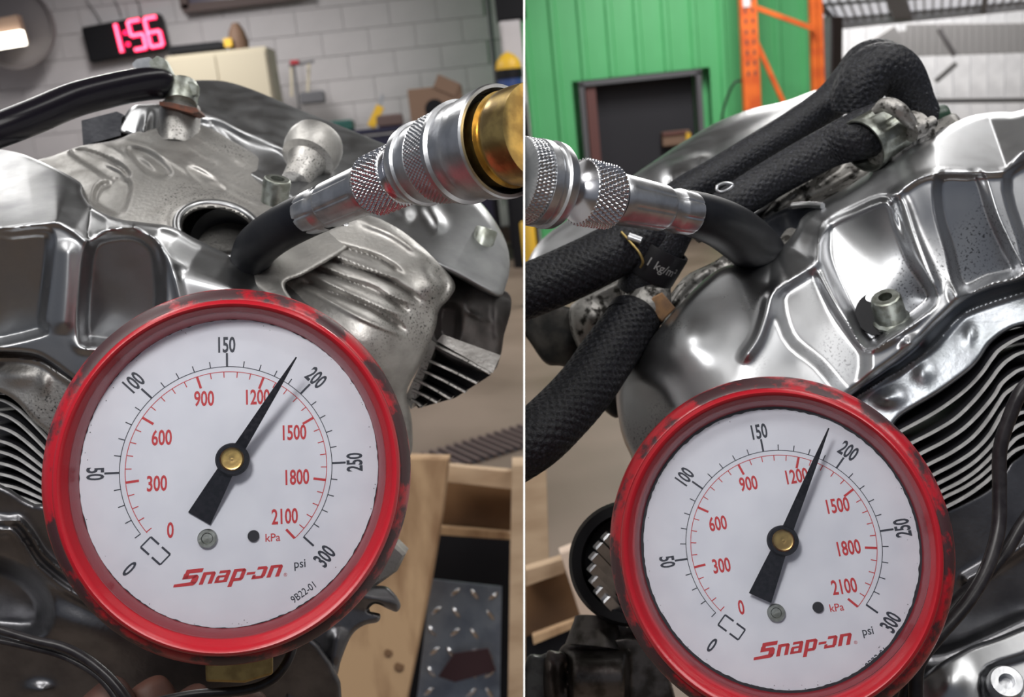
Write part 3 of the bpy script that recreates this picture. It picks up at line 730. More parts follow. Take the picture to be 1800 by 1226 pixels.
    for gl, adv in ((Sg, 5.0), (ng, 4.0), (ag, 4.0), (pg, 3.9), (hy, 1.8), (og, 4.0), (ng, 4.0)): it += glyph(gl, x); x += adv
    it.append(place(txt('®', 1.3, 1, 0), x+1.1, .3, 0))
    V2, F2 = merge(it); V2 = [(-12.6 + a*.97, -30.2 + b_*.97 + a*.035) for a, b_ in V2]
    flat('word_mark', V2, F2, M['redink'], .08)
    # stop bracket at zero
    cxb, cyb = -18.4, -20.6; a = math.radians(-45+0); ux, uy = math.cos(a), math.sin(a)
    it = []
    L2, W2 = 3.4, 1.75
    def bl(p, q, w_=.55):
        dx, dy = q[0]-p[0], q[1]-p[1]; l = math.hypot(dx, dy); nx_, ny_ = -dy/l*w_/2, dx/l*w_/2
        pts = [(p[0]-nx_, p[1]-ny_), (q[0]-nx_, q[1]-ny_), (q[0]+nx_, q[1]+ny_), (p[0]+nx_, p[1]+ny_)]
        return [(cxb+x_*ux-y_*uy, cyb+x_*uy+y_*ux) for x_, y_ in pts], [(0, 1, 2, 3)]
    for sx in (-1, 1):
        it += [bl((sx*L2, -W2), (sx*L2, W2), .4), bl((sx*L2, W2), (sx*.5, W2)), bl((sx*L2, -W2), (sx*.5, -W2))]
    flat('stop_bracket', *merge(it), M['ink'])
    # screws
    def local(px, py): # photo px -> local mm unrotated, on the dial plane
        w_ = P(px, py, d) - O; dr = (P(px, py, d)-CAMLOC); t = (O-CAMLOC).dot(nv)/dr.dot(nv); h = CAMLOC + dr*t - O
        return h.dot(u)*1000, h.dot(v)*1000
    sx, sy = -5.4*s, -18.2*s
    sc = lathe('screw', X(sx, sy, 0), X(sx, sy, 1.6*s), [(0, 2.5*s), (.7, 2.5*s), (1, 2.2*s), (1, 1.5*s), (.7, 1.3*s), (.7, 0)], M['bolt'], g, 24)
    lathe('dial_hole', X(6.3*s, -18.3*s, .02), X(6.3*s, -18.3*s, .8), [(0, 0), (0, 1.55*s), (1, 1.45*s), (1, 0)], M['grime'], g, 20)
    # pointer
    zp = 4.0; pd = d - zp
    hb = P(hub[0], hub[1], pd); tp = P(ptr[0], ptr[1], pd); tl = P(ptr[2], ptr[3], pd)
    ax = (tp-hb).normalized(); sd_ = nv.cross(ax).normalized()
    def strip(name, secs, th=.5, par=g):
        V = []; n = len(secs)
        for c_, w_ in secs: V += [c_+sd_*w_/2000, c_-sd_*w_/2000, c_-sd_*w_/2000-nv*th/1000, c_+sd_*w_/2000-nv*th/1000]
        Fc = [(0, 1, 2, 3)[::-1]]
        for i in range(n-1):
            for q in range(4): Fc.append((i*4+q, i*4+(q+1) % 4, i*4+4+(q+1) % 4, i*4+4+q))
        Fc.append(tuple((n-1)*4+q for q in range(4)))
        return mk(name, V, Fc, M['pointer'], par, False)
    pt = strip('pointer', [(tl, 6.6*s), (tl.lerp(hb, .5), 5.2*s), (hb, 3.6*s), (hb.lerp(tp, .15), 3.0*s), (hb.lerp(tp, .7), 1.5*s), (tp, .35*s)])
    lathe('hub_ring', hb-nv*.004, hb+nv*.0008, [(0, 0), (0, 4.3*s), (.85, 4.3*s), (1, 3.9*s), (1, 3.2*s), (.9, 3.0*s)], M['pointer'], pt, 40)
    lathe('hub_cap', hb, hb+nv*.0011, [(0, 3.1*s), (.7, 3.1*s), (1, 2.7*s), (.9, 2.2*s), (1, 1.4*s), (.85, .6*s), (.9, 0)], M['brass'], pt, 40)
    # lens
    ln = disc('lens', do, 40.0*s, 6.2, M['lens'], g, th=.5)
    return g, X, bo, nv, u0, v0
gL = gauge(401, 823, 252, 1.0, 3, .22, .15, (521, 628, 350, 912), (408, 808), (76, 722, 510, 1169), (98, 697, 534, 1149), (139, 664, 562, 1104), 'red rimmed pressure gauge under the open plug hole, left one, needle close to 190 psi')
gR = gauge(1375, 959, 270, 1.0, 8.3, -.20, .20, (1457, 753, 1336, 1052), (1376.5, 951), (1072, 1677, 663, 1284), (1097, 1652, 690, 1262), (1128, 1621, 716, 1218), 'red rimmed pressure gauge before the braided hoses, right one, needle close to 185 psi')
# brass fitting under the left gauge
g = gL[0]
fb_ = mk('brass_fitting', [P(x, y, z) for z in (262, 280) for x, y in ((359, 1120), (480, 1120), (480, 1186), (430, 1201), (362, 1199))], [(4, 3, 2, 1, 0), (5, 6, 7, 8, 9), (0, 1, 6, 5), (1, 2, 7, 6), (2, 3, 8, 7), (3, 4, 9, 8), (4, 0, 5, 9)], M['brass_dull'], g, False)
m_ = fb_.modifiers.new('b', 'BEVEL'); m_.width = .0006; m_.segments = 2
fr_ = mk('brass_fitting', [P(x, y, z) for z in (285, 303) for x, y in ((1330, 1250), (1440, 1250), (1440, 1330), (1330, 1330))], [(3, 2, 1, 0), (4, 5, 6, 7), (0, 1, 5, 4), (1, 2, 6, 5), (2, 3, 7, 6), (3, 0, 4, 7)], M['brass_dull'], gR[0], False)
# ================= couplers and test hoses =================
def axis_lathe(name, a, b, prof, mat_, parent, seg=64, rf=None, angle=30):
    """prof: (px along x of the axis line, half width px)"""
    A, B = P(*a), P(*b); L = (B-A)
    Ai = CM.inverted() @ A; Bi = CM.inverted() @ B; Li = Bi-Ai
    out = []
    for q in prof:
        k = -(q[0]-CX)/F                         # x + k' z = 0
        t = (-(Ai.x) + (q[0]-CX)/F*(-Ai.z)) / (Li.x - (q[0]-CX)/F*(-Li.z))
        dd = -(Ai.z + Li.z*t)*1000
        out.append((t, q[1]*dd/F))
    return lathe(name, A, B, out, mat_, parent, seg, rf, angle)
def knurl(n, pitch, h):
    def mkf(Lmm):
        def f(th, t, i):
            z = t*Lmm; a = n*th/2 + z*math.pi/pitch; b = n*th/2 - z*math.pi/pitch
            return h*(abs(math.sin(a))*abs(math.sin(b)) - .3)*2
        return f
    return mkf
# left pair: the black hose with its ferrule and knurled nut, then the quick coupler
a, b = (548, 374, 300), (730, 295, 268)
AB = (P(*b)-P(*a)).length*1000
def dense(p0, p1, w0, w1, n): return [(p0+(p1-p0)*i/n, w0+(w1-w0)*i/n) for i in range(n+1)]
def build_hose(a, b, x, label, hosepts, hoser, fer, nut, stem, sgn):
    AB = (P(*b)-P(*a)).length*1000
    hs = thing('test_hose', P(*a), label, 'hose', 'compression tester hoses')
    tube('rubber_hose', [P(*p) for p in hosepts], hoser, M['rubber'], hs, 40, 10)
    def hexf(th, t, i):
        q = fer['panels'](i)
        if not q: return 0
        c_ = math.cos(4*th); return -.26*(1-ss(.10, .25, abs(math.cos(4*th))))
    axis_lathe('crimped_ferrule', a, b, fer['prof'], M['steel'], hs, 144, hexf, 28)
    k_ = knurl(nut['n'], nut['pitch'], nut['h'])(AB)
    i0, i1 = nut['range']
    axis_lathe('knurled_nut', a, b, nut['prof'], M['chrome'], hs, 288, lambda th, t, i: k_(th, t, i) if i0 <= i <= i1 else 0, 60)
    axis_lathe('stem', a, b, stem, M['chrome'], hs, 40)
    return hs
ferprof = [(538, 20), (539, 36), (545, 38), (547, 38.5), (562, 39.5), (564, 39.5), (568, 36.5), (576, 36), (580, 40), (582, 40.5), (640, 44), (642, 44), (648, 45), (652, 43), (654, 20)]
pan = lambda i: i in (1, 2, 3, 4, 5, 9, 10)
hoseL = build_hose(a, b, 0, 'short black rubber test hose bent into the left plug hole, with silver crimped ferrule',
    [(572, 364, 297), (520, 388, 306), (487, 406, 314), (462, 424, 322), (448, 440, 330), (438, 466, 342), (430, 500, 370)], [6.9, 7.0, 7.1, 7.2, 7.2, 6.8, 6.5],
    {'prof': ferprof, 'panels': pan}, {'n': 44, 'pitch': 2.4, 'h': .42, 'range': (4, 44), 'prof': [(648, 25), (649, 42), (652, 48), (656, 51)] + dense(658, 703, 52, 54, 40) + [(703.5, 52.5), (704, 52), (712, 52), (713, 40)]},
    [(704, 30), (706, 50), (716, 53), (722, 52), (726, 44), (730, 28), (745, 28)], 1)
tubeL = None
a, b = (725, 293, 268), (905, 243, 236)
AB = (P(*b)-P(*a)).length*1000
sc_ = lambda pr, k_=1.10: [(x_, w_*k_) for x_, w_ in pr]
qc = thing('quick_coupler', P(830, 268, 250), 'left silver quick coupler with knurled band and golden brass end', 'coupler', 'quick couplers')
axis_lathe('collar', a, b, sc_([(728, 20), (730, 58), (733, 64), (742, 68), (746, 68), (748, 64), (756, 65), (768, 68), (770, 66)]) , M['steel'], qc, 64)
k2 = knurl(72, 1.9, .22)(AB)
axis_lathe('knurled_sleeve', a, b, sc_([(768, 60), (770, 68)] + dense(772, 806, 70, 76, 36) + [(808, 76), (809, 60)]) , M['steel'], qc, 320, lambda th, t, i: k2(th, t, i) if 1 < i < 39 else 0, 60)
axis_lathe('outer_sleeve', a, b, sc_([(806, 60), (808, 78), (812, 83), (818, 84), (821, 79), (838, 80), (841, 82), (856, 84), (858, 87), (878, 91), (884, 92), (887, 90), (887, 85), (868, 78), (855, 50)]) , M['steel'], qc, 80)
axis_lathe('brass_nipple', a, b, sc_([(858, 30), (860, 68), (888, 74), (896, 78), (897, 70), (899, 70), (904, 76), (912, 79), (925, 80), (950, 80), (950, 0)]) , M['brass'], qc, 64)
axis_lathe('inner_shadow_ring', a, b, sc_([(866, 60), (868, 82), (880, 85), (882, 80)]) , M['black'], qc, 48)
# the silver stub hanging beneath
# right pair
a2, b2 = (1210, 375, 282), (926, 318, 252)
ferR = [(1217, 20), (1216, 36), (1213, 37.5), (1211, 38), (1188, 39.5), (1186, 39), (1180, 36), (1168, 36.5), (1164, 40), (1160, 41), (1098, 45), (1094, 45), (1086, 46), (1080, 44), (1078, 20)]
hoseR = build_hose(a2, b2, 0, 'short black rubber test hose entering the right plug hole, behind the gauge with light ferrule',
    [(1196, 371, 281), (1235, 381, 290), (1268, 394, 304), (1298, 412, 324), (1324, 434, 350), (1345, 458, 384), (1352, 480, 410)], [6.4, 7.0, 7.7, 8.6, 9.2, 9.6, 9.6],
    {'prof': ferR, 'panels': pan}, {'n': 40, 'pitch': 2.7, 'h': .42, 'range': (4, 44), 'prof': [(1080, 25), (1078, 44), (1075, 50), (1073, 52)] + dense(1071, 1021, 54, 57, 40) + [(1020, 56), (1019, 55.5), (1006, 42), (998, 33), (994, 26)]},
    [(1000, 24), (994, 22), (984, 21), (976, 22), (960, 22)], 1)
qr = thing('quick_coupler', P(940, 320, 255), 'right silver quick coupler cut off by the white divider', 'coupler', 'quick couplers')
axis_lathe('collar', a2, b2, [(982, 22), (981, 60), (978, 72), (973, 76), (962, 78), (959, 74), (955, 73), (951, 74), (948, 77), (936, 77), (934, 70)], M['steel'], qr, 64)
k3 = knurl(72, 1.9, .22)(AB)
axis_lathe('knurled_sleeve', a2, b2, [(937, 60), (935, 72)] + dense(934, 905, 74, 74, 30) + [(904, 60), (904, 0)], M['steel'], qr, 320, lambda th, t, i: k3(th, t, i) if 1 < i < 32 else 0, 60)
import bmesh
def clip_at(o, px, keep_left):
    # the piece ends where it meets the divider sheet
    a, b_, c = CAMLOC, P(px, 0, 500), P(px, 1226, 500); nn = (b_-a).cross(c-a).normalized()
    if nn.dot(RIGHT) < 0: nn = -nn
    if not keep_left: nn = -nn
    for q in [o] + list(o.children_recursive):
        if q.type != 'MESH': continue
        bm = bmesh.new(); bm.from_mesh(q.data); l = wloc(q)
        r = bmesh.ops.bisect_plane(bm, geom=bm.verts[:]+bm.edges[:]+bm.faces[:], plane_co=a-l, plane_no=nn, clear_outer=True, dist=1e-7)
        ed = [e for e in r['geom_cut'] if isinstance(e, bmesh.types.BMEdge)]
        if ed:
            try: bmesh.ops.triangle_fill(bm, use_beauty=True, edges=ed)
            except Exception: pass
        bm.to_mesh(q.data); bm.free()
clip_at(qc, 919.6, True); clip_at(qr, 923.2, False)
# ================= divider sheet between the two engines =================
def divider():
    V = []
    for d_, (l, r) in ((222, (919.9, 922.9)), (430, (920.2, 922.6))):
        for x_, y_ in ((l, -120), (r, -120), (r, 1350), (l, 1350)): V.append(P(x_, y_, d_))
    return mk('divider_sheet', V, [(0, 1, 2, 3), (7, 6, 5, 4), (0, 4, 5, 1), (1, 5, 6, 2), (2, 6, 7, 3), (3, 7, 4, 0)], M['white'], None, False)
tag(divider(), 'thin upright white sheet dividing the two engines, seen edge on', 'sheet')
# ================= engines =================
def base(*pts): return tps(pts)
EL = thing('motorcycle_engine', P(330, 700, 360), 'left aluminium engine with the open plug hole and sand cast grooved head', 'engine', 'twin cylinder engines')
def lean(poly, k, yc, kx=0, xc=0, w=16):       # a pocket floor that leans away downwards
    return lambda X, Y: ss(-w/2, w/2, sd(poly, X, Y, 4)) * (k*(Y-yc) + kx*(X-xc))
# --- left front valve cover (polished)
crest = [(-60, 402), (0, 401), (60, 392), (100, 388), (130, 403), (155, 424), (163, 416), (190, 404), (235, 401), (270, 418), (288, 440), (330, 475), (400, 500), (520, 570), (1400, 760), (1400, -1200), (-1500, -1200), (-1500, 402)]
pk1 = [(-60, 418), (20, 412), (72, 408), (88, 420), (84, 480), (74, 560), (70, 585), (-60, 592)]
pk2 = [(160, 432), (188, 414), (235, 411), (268, 430), (280, 465), (282, 540), (262, 600), (215, 606), (166, 602), (146, 590), (150, 500)]
covA = field(base((0, 400, 300), (300, 400, 312), (500, 540, 318), (0, 620, 306), (200, 640, 310), (450, 700, 325)), bump(20, 340, 90, 50, 1.5),
    ramp(crest, .50, 5, 1), pocket(pk1, 7, 22), pocket(pk2, 9, 26), lean(pk1, .055, 500), lean(pk2, .06, 510, -.02, 215),
    ridge([(120, 420), (116, 500), (108, 590)], 16, 1.8), ridge([(-20, 404), (60, 394), (100, 390), (130, 405), (152, 424)], 7, 1.2, taper=False), ridge([(163, 422), (188, 406), (235, 403), (280, 425), (302, 468), (318, 530)], 8, 1.6, taper=False),
    ridge([(145, 322), (147, 345), (170, 372), (215, 390), (290, 400), (340, 425), (470, 495), (560, 560)], 7, 1.8, taper=False),
    ridge([(300, 470), (335, 478), (420, 500), (500, 515)], 10, -1.0), ridge([(126, 590), (140, 612), (175, 615)], 7, 1.2))
relief('front_valve_cover', [(-30, 262), (0, 263), (35, 270), (67, 282), (105, 300), (142, 322), (146, 343), (165, 366), (205, 384), (250, 391), (300, 398), (340, 418), (400, 447), (470, 478), (520, 510), (580, 560), (560, 640), (400, 690), (200, 690), (140, 672), (95, 640), (60, 622), (0, 618), (-30, 618)], covA, M['polish'], EL, 2.6, 22, 7, 3)
# --- head strip under it
relief('cylinder_head', [(-30, 608), (0, 610), (66, 614), (104, 634), (150, 664), (210, 750), (160, 820), (110, 800), (85, 765), (60, 742), (30, 708), (0, 690), (-30, 684)],
    field(base((0, 620, 318), (150, 680, 318), (0, 700, 316), (120, 800, 322)), ridge([(-20, 628), (60, 634), (95, 652), (150, 690)], 5, 1.6, taper=False), ridge([(80, 650), (76, 700)], 10, 1.2), bump(30, 660, 40, 18, 2)), M['cast'], EL, 3, 14, 8, 3)
relief('cylinder_barrel', [(-30, 660), (60, 700), (120, 780), (160, 900), (-30, 920)], base((0, 680, 350), (120, 800, 352), (0, 900, 350), (100, 900, 350)), M['finblack'], EL, 8, 10, 10, 5)
y0s = [704, 729, 753, 777, 796, 816, 835, 853, 868]; y1s = [770, 792, 810, 828, 842, 856, 870, 882, 893]
for i, (a0, b0_) in enumerate(zip(y0s, y1s)):
    e = .75 - .05*i
    fin('cooling_fin', [(-30, a0-6), (0, a0), (22, a0+(b0_-a0)*.16), (45, a0+(b0_-a0)*.45), (80, b0_), (120, b0_+(b0_-a0)*.7), (170, b0_+(b0_-a0)*1.1)], 322, 4.4, 26, M['finedge'] , EL, black=M['finblack'])
# --- crankcase, lower left
cr = [(-30, 930), (0, 934), (20, 934), (40, 958), (62, 992), (100, 1025), (135, 1047), (180, 1068), (260, 1090)]
relief('crankcase', [(-30, 880), (60, 885), (120, 900), (300, 1000), (560, 1130), (540, 1290), (-30, 1290)],
    field(base((0, 900, 318), (250, 1000, 330), (0, 1226, 345), (500, 1226, 340)), ridge(cr, 8, 3.0, taper=False), ridge([(p[0]+14, p[1]-17) for p in cr], 7, 3.0, taper=False), bump(130, 1100, 80, 30, 4, 20), pocket([(-60, 985), (30, 1005), (80, 1060), (60, 1110), (-60, 1090)], 14, 40), bump(70, 1215, 22, 14, 4)), M['cast_dark'], EL, 4, 20, 10, 5)
# --- main head casting with plug well
ribs = [[(150, 250), (178, 254), (228, 280)], [(200, 243), (258, 258), (300, 282)], [(262, 262), (305, 285), (345, 312)], [(322, 250), (352, 268), (388, 290)], [(330, 232), (372, 254), (430, 292)], [(322, 276), (370, 302), (450, 345)], [(352, 310), (400, 332), (455, 362)]]
headB = field(base((100, 300, 372), (200, 240, 392), (450, 300, 392), (600, 380, 372), (385, 370, 352), (250, 380, 345), (470, 440, 340), (560, 440, 345), (330, 300, 372), (400, 480, 336)),
    *[ridge(r, 4.5, 1.3) for r in ribs],
    pocket([(122, 268), (150, 262), (205, 285), (228, 308), (200, 318), (160, 295)], 4.5, 8), ridge([(178, 285), (212, 300), (229, 318)], 4, 2.5), ridge([(238, 275), (262, 286), (280, 305)], 4, 2.5),
    pocket([(178, 322), (226, 318), (226, 350), (210, 378), (178, 366), (165, 350)], 5, 12),
    pocket([(225, 262), (262, 268), (300, 300), (290, 312), (255, 300)], 3, 8), pocket([(330, 296), (352, 300), (395, 330), (380, 332), (350, 318)], 2.5, 8),
    lambda X, Y: -1.8*np.exp(-((np.hypot((X-385)*.97+(Y-402)*.24, ((Y-402)*.97-(X-385)*.24)*1.72)-78)/6.5)**2),
    lambda X, Y: -.9*np.exp(-((np.hypot((X-385)*.97+(Y-402)*.24, ((Y-402)*.97-(X-385)*.24)*1.72)-94)/5.5)**2),
    pit(385, 408, 66, 40, 34, 12, .06))
relief('cylinder_head', [(55, 292), (67, 281), (90, 275), (120, 264), (145, 256), (190, 249), (215, 242), (240, 232), (300, 222), (360, 222), (420, 255), (500, 300), (580, 350), (640, 385), (620, 430), (540, 480), (500, 500), (520, 540), (470, 520), (400, 470), (300, 430), (200, 420), (120, 360)], headB, M['cast'], EL, 2.8, 24, 6, 3)
def rimring(cx_, cy_, rx, ry, rot, fld, off, r, m, par):
    pts = []; c_, s_ = math.cos(math.radians(rot)), math.sin(math.radians(rot))
    for i in range(33):
        a = 2*math.pi*i/32; x_ = cx_+rx*math.cos(a)*c_-ry*math.sin(a)*s_; y_ = cy_+rx*math.cos(a)*s_+ry*math.sin(a)*c_
        pts.append(P(x_, y_, float(fld(np.array([x_]), np.array([y_]))[0])+off))
    return tube('well_rim', pts, r, m, par, 10, 3, caps=False)
rimring(385, 406, 76, 47, 12, headB, 1.2, 1.5, M['polish'], EL)
lathe('plug_well', P(396, 424, 364), P(420, 465, 400), [(0, 12.9), (.15, 12.4), (.5, 12), (1, 11), (1, 0)], M['rubber'], EL, 40)
# --- rear dome
domD = field(base((320, 150, 450), (420, 150, 470), (560, 210, 455), (740, 280, 425), (860, 380, 395), (890, 470, 375), (420, 290, 395), (560, 330, 380), (700, 420, 362), (480, 220, 425), (640, 320, 400), (800, 430, 370)),
    ridge([(345, 190), (380, 205), (430, 235), (500, 262)], 9, 4, taper=False), pocket([(345, 215), (372, 222), (405, 262), (395, 282), (350, 268), (335, 245)], 6, 18),
    pocket([(372, 215), (460, 245), (500, 270), (520, 330), (440, 300), (405, 262)], 3, 16), ridge([(610, 330), (680, 350), (730, 385)], 14, 3.5), ridge([(740, 350), (760, 375), (780, 410)], 12, 4))
relief('rear_valve_cover', [(298, 158), (330, 144), (360, 141), (400, 144), (450, 160), (520, 190), (600, 222), (680, 255), (740, 275), (800, 318), (850, 362), (885, 415), (896, 460), (890, 500), (872, 522), (800, 486), (740, 456), (690, 425), (600, 400), (500, 350), (420, 305), (360, 280), (310, 230)], domD, M['polish'], EL, 3.2, 30, 14, 9)
# lug with ring and cup on the dome
A_, B_ = P(547, 270, 402), P(563, 248, 398)
lathe('mounting_lug', P(520, 322, 384), P(560, 244, 400), [(0, 0), (0, 6), (.3, 6.4), (.48, 8), (.52, 10.8), (.70, 11.8), (.86, 11.6), (.97, 10.6), (1, 9.4), (.90, 8.6), (.80, 4.5), (.98, 4.0), (1.0, 3.4), (1.0, 0)], M['cast'], EL, 48)
# bolt between lug and ferrule
bt = thing('cap_screw', P(485, 330, 350), 'dull grey cap screw beside the silver ferrule, left engine', 'screw')
def cap_screw(t_, a, b_, r, m=None, body=True):
    A, B = P(*a), P(*b_)
    lathe('screw_head', A, B, [(0, 0), (0, r*.96), (.86, r), (.97, r*.93), (1, r*.84), (1, r*.50), (.55, r*.48), (.55, 0)], m or M['bolt'], t_, 32, angle=30)
cap_screw(bt, (482, 356, 350), (488, 314, 346), 5.0)
# bracket tower with black tube
br = thing('breather_tube', P(290, 170, 400), 'glossy black tube ending in a steel bracket above the left engine', 'tube')
tube('tube', [P(-90, 262, 330), P(-10, 232, 338), P(60, 205, 350), P(130, 176, 366), (P(200, 158, 380)), P(255, 148, 392), P(286, 148, 400), P(296, 158, 404)], [6.0, 6.0, 6.2, 6.3, 6.4, 6.5, 6.2, 3.5], M['gloss_black'], br, 40, 10)
mk_ = slab('bracket_plate', [(262, 108), (276, 98), (290, 104), (302, 128), (318, 143), (338, 143), (346, 150), (345, 165), (330, 172), (300, 166), (288, 140), (268, 128)], 398, 4, M['bolt'], br)
lathe('sleeve_nut', P(318, 184, 400), P(322, 148, 404), [(0, 0), (0, 6.5), (.9, 6.5), (1, 5.9), (1, 2.8), (.4, 2.6), (.4, 0)], M['bolt'], br, 32)
slab('rust_washer', [(280, 178), (300, 180), (346, 190), (350, 197), (338, 199), (300, 189), (280, 185)], 392, 9, mat('rusty_steel', (.13, .04, .02), .6, .3, (.07, .03, .02), 300), br)
slab('clip_arm', [(232, 112), (240, 104), (262, 100), (270, 108), (262, 124), (240, 132)], 404, 6, M['steel'], br)
lathe('boss', P(311, 264, 400), P(318, 186, 406), [(0, 9.2), (.1, 8.6), (.85, 8.4), (.95, 8.0), (1, 6.5), (1, 0)], M['cast'], EL, 40)
relief('boss_web', [(215, 210), (232, 188), (255, 184), (290, 190), (300, 250), (260, 270), (240, 262), (232, 240), (208, 232)], field(base((230, 190, 405), (290, 190, 408), (230, 260, 398), (300, 260, 398)), ridge([(262, 190), (255, 220), (250, 256)], 8, 4), bump(252, 232, 8, 10, 2)), M['polish'], EL, 3, 14, 6, 4)
slab('gasket_block', [(143, 212), (205, 196), (214, 200), (212, 238), (146, 256)], 402, 24, M['cast_dark'], EL)
# --- right sand cast head with slots
grv = []
for (a_, b_, w_) in (((548, 418), (712, 482), 5.0), ((528, 436), (742, 528), 5.0), ((530, 462), (722, 548), 5.5), ((524, 488), (716, 582), 6)):
    m1 = ((a_[0]*2+b_[0])/3, (a_[1]*2+b_[1])/3); m2 = ((a_[0]+b_[0]*2)/3, (a_[1]+b_[1]*2)/3)
    up = [(a_[0], a_[1]-0), (m1[0], m1[1]-7), (m2[0]+8, m2[1]-9), (b_[0], b_[1])]; dn = [(a_[0], a_[1]), (m1[0], m1[1]+4), (m2[0], m2[1]+5), (b_[0], b_[1])]
    grv += [ridge([(p[0], p[1]+3) for p in up], w_*.9, -3.2), ridge([(p[0]-4, p[1]+10) for p in dn], w_*.7, 1.1)]
headG = field(base((500, 480, 348), (600, 390, 362), (740, 450, 352), (640, 480, 340), (760, 540, 345), (560, 540, 336), (700, 620, 336), (650, 600, 330), (740, 720, 350), (700, 800, 352), (520, 560, 338)), *grv,
    pocket([(492, 452), (530, 440), (540, 462), (512, 486), (484, 474)], 5, 14), ridge([(628, 388), (690, 412), (740, 448)], 7, 2.5), bump(760, 500, 26, 34, 6, -20), ridge([(755, 470), (782, 500), (768, 545)], 9, -4))
relief('slotted_head', [(484, 470), (500, 450), (520, 437), (548, 420), (590, 392), (640, 378), (690, 396), (735, 428), (775, 465), (800, 500), (790, 525), (772, 545), (766, 575), (752, 612), (735, 648), (715, 690), (724, 740), (722, 800), (690, 800), (600, 700), (520, 600), (490, 540), (482, 500)], headG, M['cast'], EL, 2.8, 26, 10, 7)
# --- rear right head, darker, with fins
headH = field(base((750, 460, 392), (890, 520, 392), (760, 600, 372), (860, 640, 382), (820, 540, 376)), ridge([(745, 452), (800, 480), (905, 528)], 5, -4, taper=False), bump(825, 520, 34, 70, 9, 5), bump(875, 560, 12, 40, 5), ridge([(818, 546), (865, 570)], 5, 5), pocket([(775, 540), (805, 545), (800, 600), (770, 590)], 8, 16), ridge([(870, 590), (884, 596)], 6, 4))
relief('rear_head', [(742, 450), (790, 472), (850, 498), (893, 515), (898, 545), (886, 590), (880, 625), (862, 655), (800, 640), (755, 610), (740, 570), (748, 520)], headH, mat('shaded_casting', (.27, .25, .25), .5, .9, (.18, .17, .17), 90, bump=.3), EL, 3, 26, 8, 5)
lathe('bolt_boss', P(815, 486, 386), P(836, 428, 384), [(0, 11), (.3, 9.4), (.9, 8.4), (1, 7.4), (1, 0)], M['polish'], EL, 40)
bs = thing('cap_screw', P(850, 415, 372), 'dull cap screw on the far right boss of the left engine', 'screw')
cap_screw(bs, (846, 434, 382), (856, 402, 382), 4.6)
fl = [((765, 607), (862, 657)), ((753, 634), (838, 674)), ((741, 651), (818, 690)), ((731, 668), (792, 702)), ((724, 686), (768, 708)), ((722, 703), (742, 716))]
for (a_, b_) in fl: fin('cooling_fin', [a_, ((a_[0]+b_[0])/2, (a_[1]+b_[1])/2-1), b_], 366, 6, 30, M['cast'], EL, 4, black=M['finblack'])
slab('fin_root', [(758, 598), (768, 604), (722, 720), (712, 700)], 368, 30, M['cast'], EL)
slab('fin_plate', [(768, 600), (778, 588), (880, 625), (866, 656)], 367.5, 3, M['cast'], EL)
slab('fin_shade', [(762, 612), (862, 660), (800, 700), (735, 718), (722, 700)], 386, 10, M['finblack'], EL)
# --- cables and hand, lower left
tag(tube('twin_cable', [P(-40, 1098, 288), P(0, 1108, 288), P(60, 1126, 288), P(110, 1138, 287), (P(150, 1158, 286)), P(190, 1190, 285), P(220, 1226, 284), P(245, 1270, 284)], [1.2, 1.2, 1.3, 1.4, 1.5, 1.5, 1.5, 1.5], M['cable'], None, 16, 8), 'upper dark cable curving across the lower left corner', 'cable')
tag(tube('twin_cable', [P(-40, 1122, 290), P(0, 1127, 290), P(60, 1140, 290), P(105, 1152, 290), (P(150, 1174, 288)), P(185, 1202, 287), P(212, 1240, 286)], 1.1, M['cable'], None, 16, 8), 'lower thinner dark cable curving across the lower left corner', 'cable')
tag(tube('gauge_pipe', [P(150, 1262, 280), P(260, 1238, 276), P(340, 1222, 274), P(430, 1214, 273), (P(475, 1198, 273)), P(500, 1172, 274), P(514, 1140, 277), P(518, 1110, 282)], 1.35, M['cable'], None, 16, 8), 'bent dark pipe looping under the left gauge beside its brass fitting', 'pipe')
# hand behind the gauge: palm, thumb and fingers cradle the fitting
def skin_mesh(name, chain, edges, radii, m, parent=None, root=0, lvl=2):
    me = bpy.data.meshes.new(name); c = sum(chain, Vector())/len(chain); me.from_pydata([p-c for p in chain], edges, []); me.update()
    o = bpy.data.objects.new(name, me); COL.objects.link(o); o.location = c - (wloc(parent) if parent else Vector()); o.parent = parent
    sk = o.modifiers.new('s', 'SKIN')
    for i, r in enumerate(radii): me.skin_vertices[0].data[i].radius = (r/1000, r/1000)
    me.skin_vertices[0].data[root].use_root = True
    s_ = o.modifiers.new('u', 'SUBSURF'); s_.levels = s_.render_levels = lvl
    dg = bpy.context.evaluated_depsgraph_get(); m2 = bpy.data.meshes.new_from_object(o.evaluated_get(dg)); o.modifiers.clear(); o.data = m2
    m2.materials.clear(); m2.materials.append(m); m2.polygons.foreach_set('use_smooth', [True]*len(m2.polygons)); return o
hand = thing('person', P(230, 1330, 300), 'bare hand in shadow holding the left gauge from below', 'person')
for_hand_drop = 0
ch = [P(180, 1440, 320), P(190, 1390, 316), P(210, 1345, 312)]; rd = [20, 21, 20]; ed = [(0, 1), (1, 2)]
def finger(root, pts, rr):
    k0 = len(ch)
    for i, (p, r) in enumerate(zip(pts, rr)):
        ch.append(P(*p)); rd.append(r); ed.append((root if i == 0 else k0+i-1, k0+i))
finger(2, [(150, 1320, 304), (150, 1292, 300), (175, 1256, 300), (205, 1226, 301), (232, 1208, 303)], [10, 9, 8.4, 7.6, 6.4])        # thumb
finger(2, [(270, 1300, 310), (280, 1262, 310), (262, 1218, 312), (250, 1196, 312)], [10.5, 9.5, 8, 6])
finger(2, [(320, 1320, 306), (345, 1276, 310), (335, 1236, 312), (318, 1212, 312)], [10, 9, 8, 6.5])
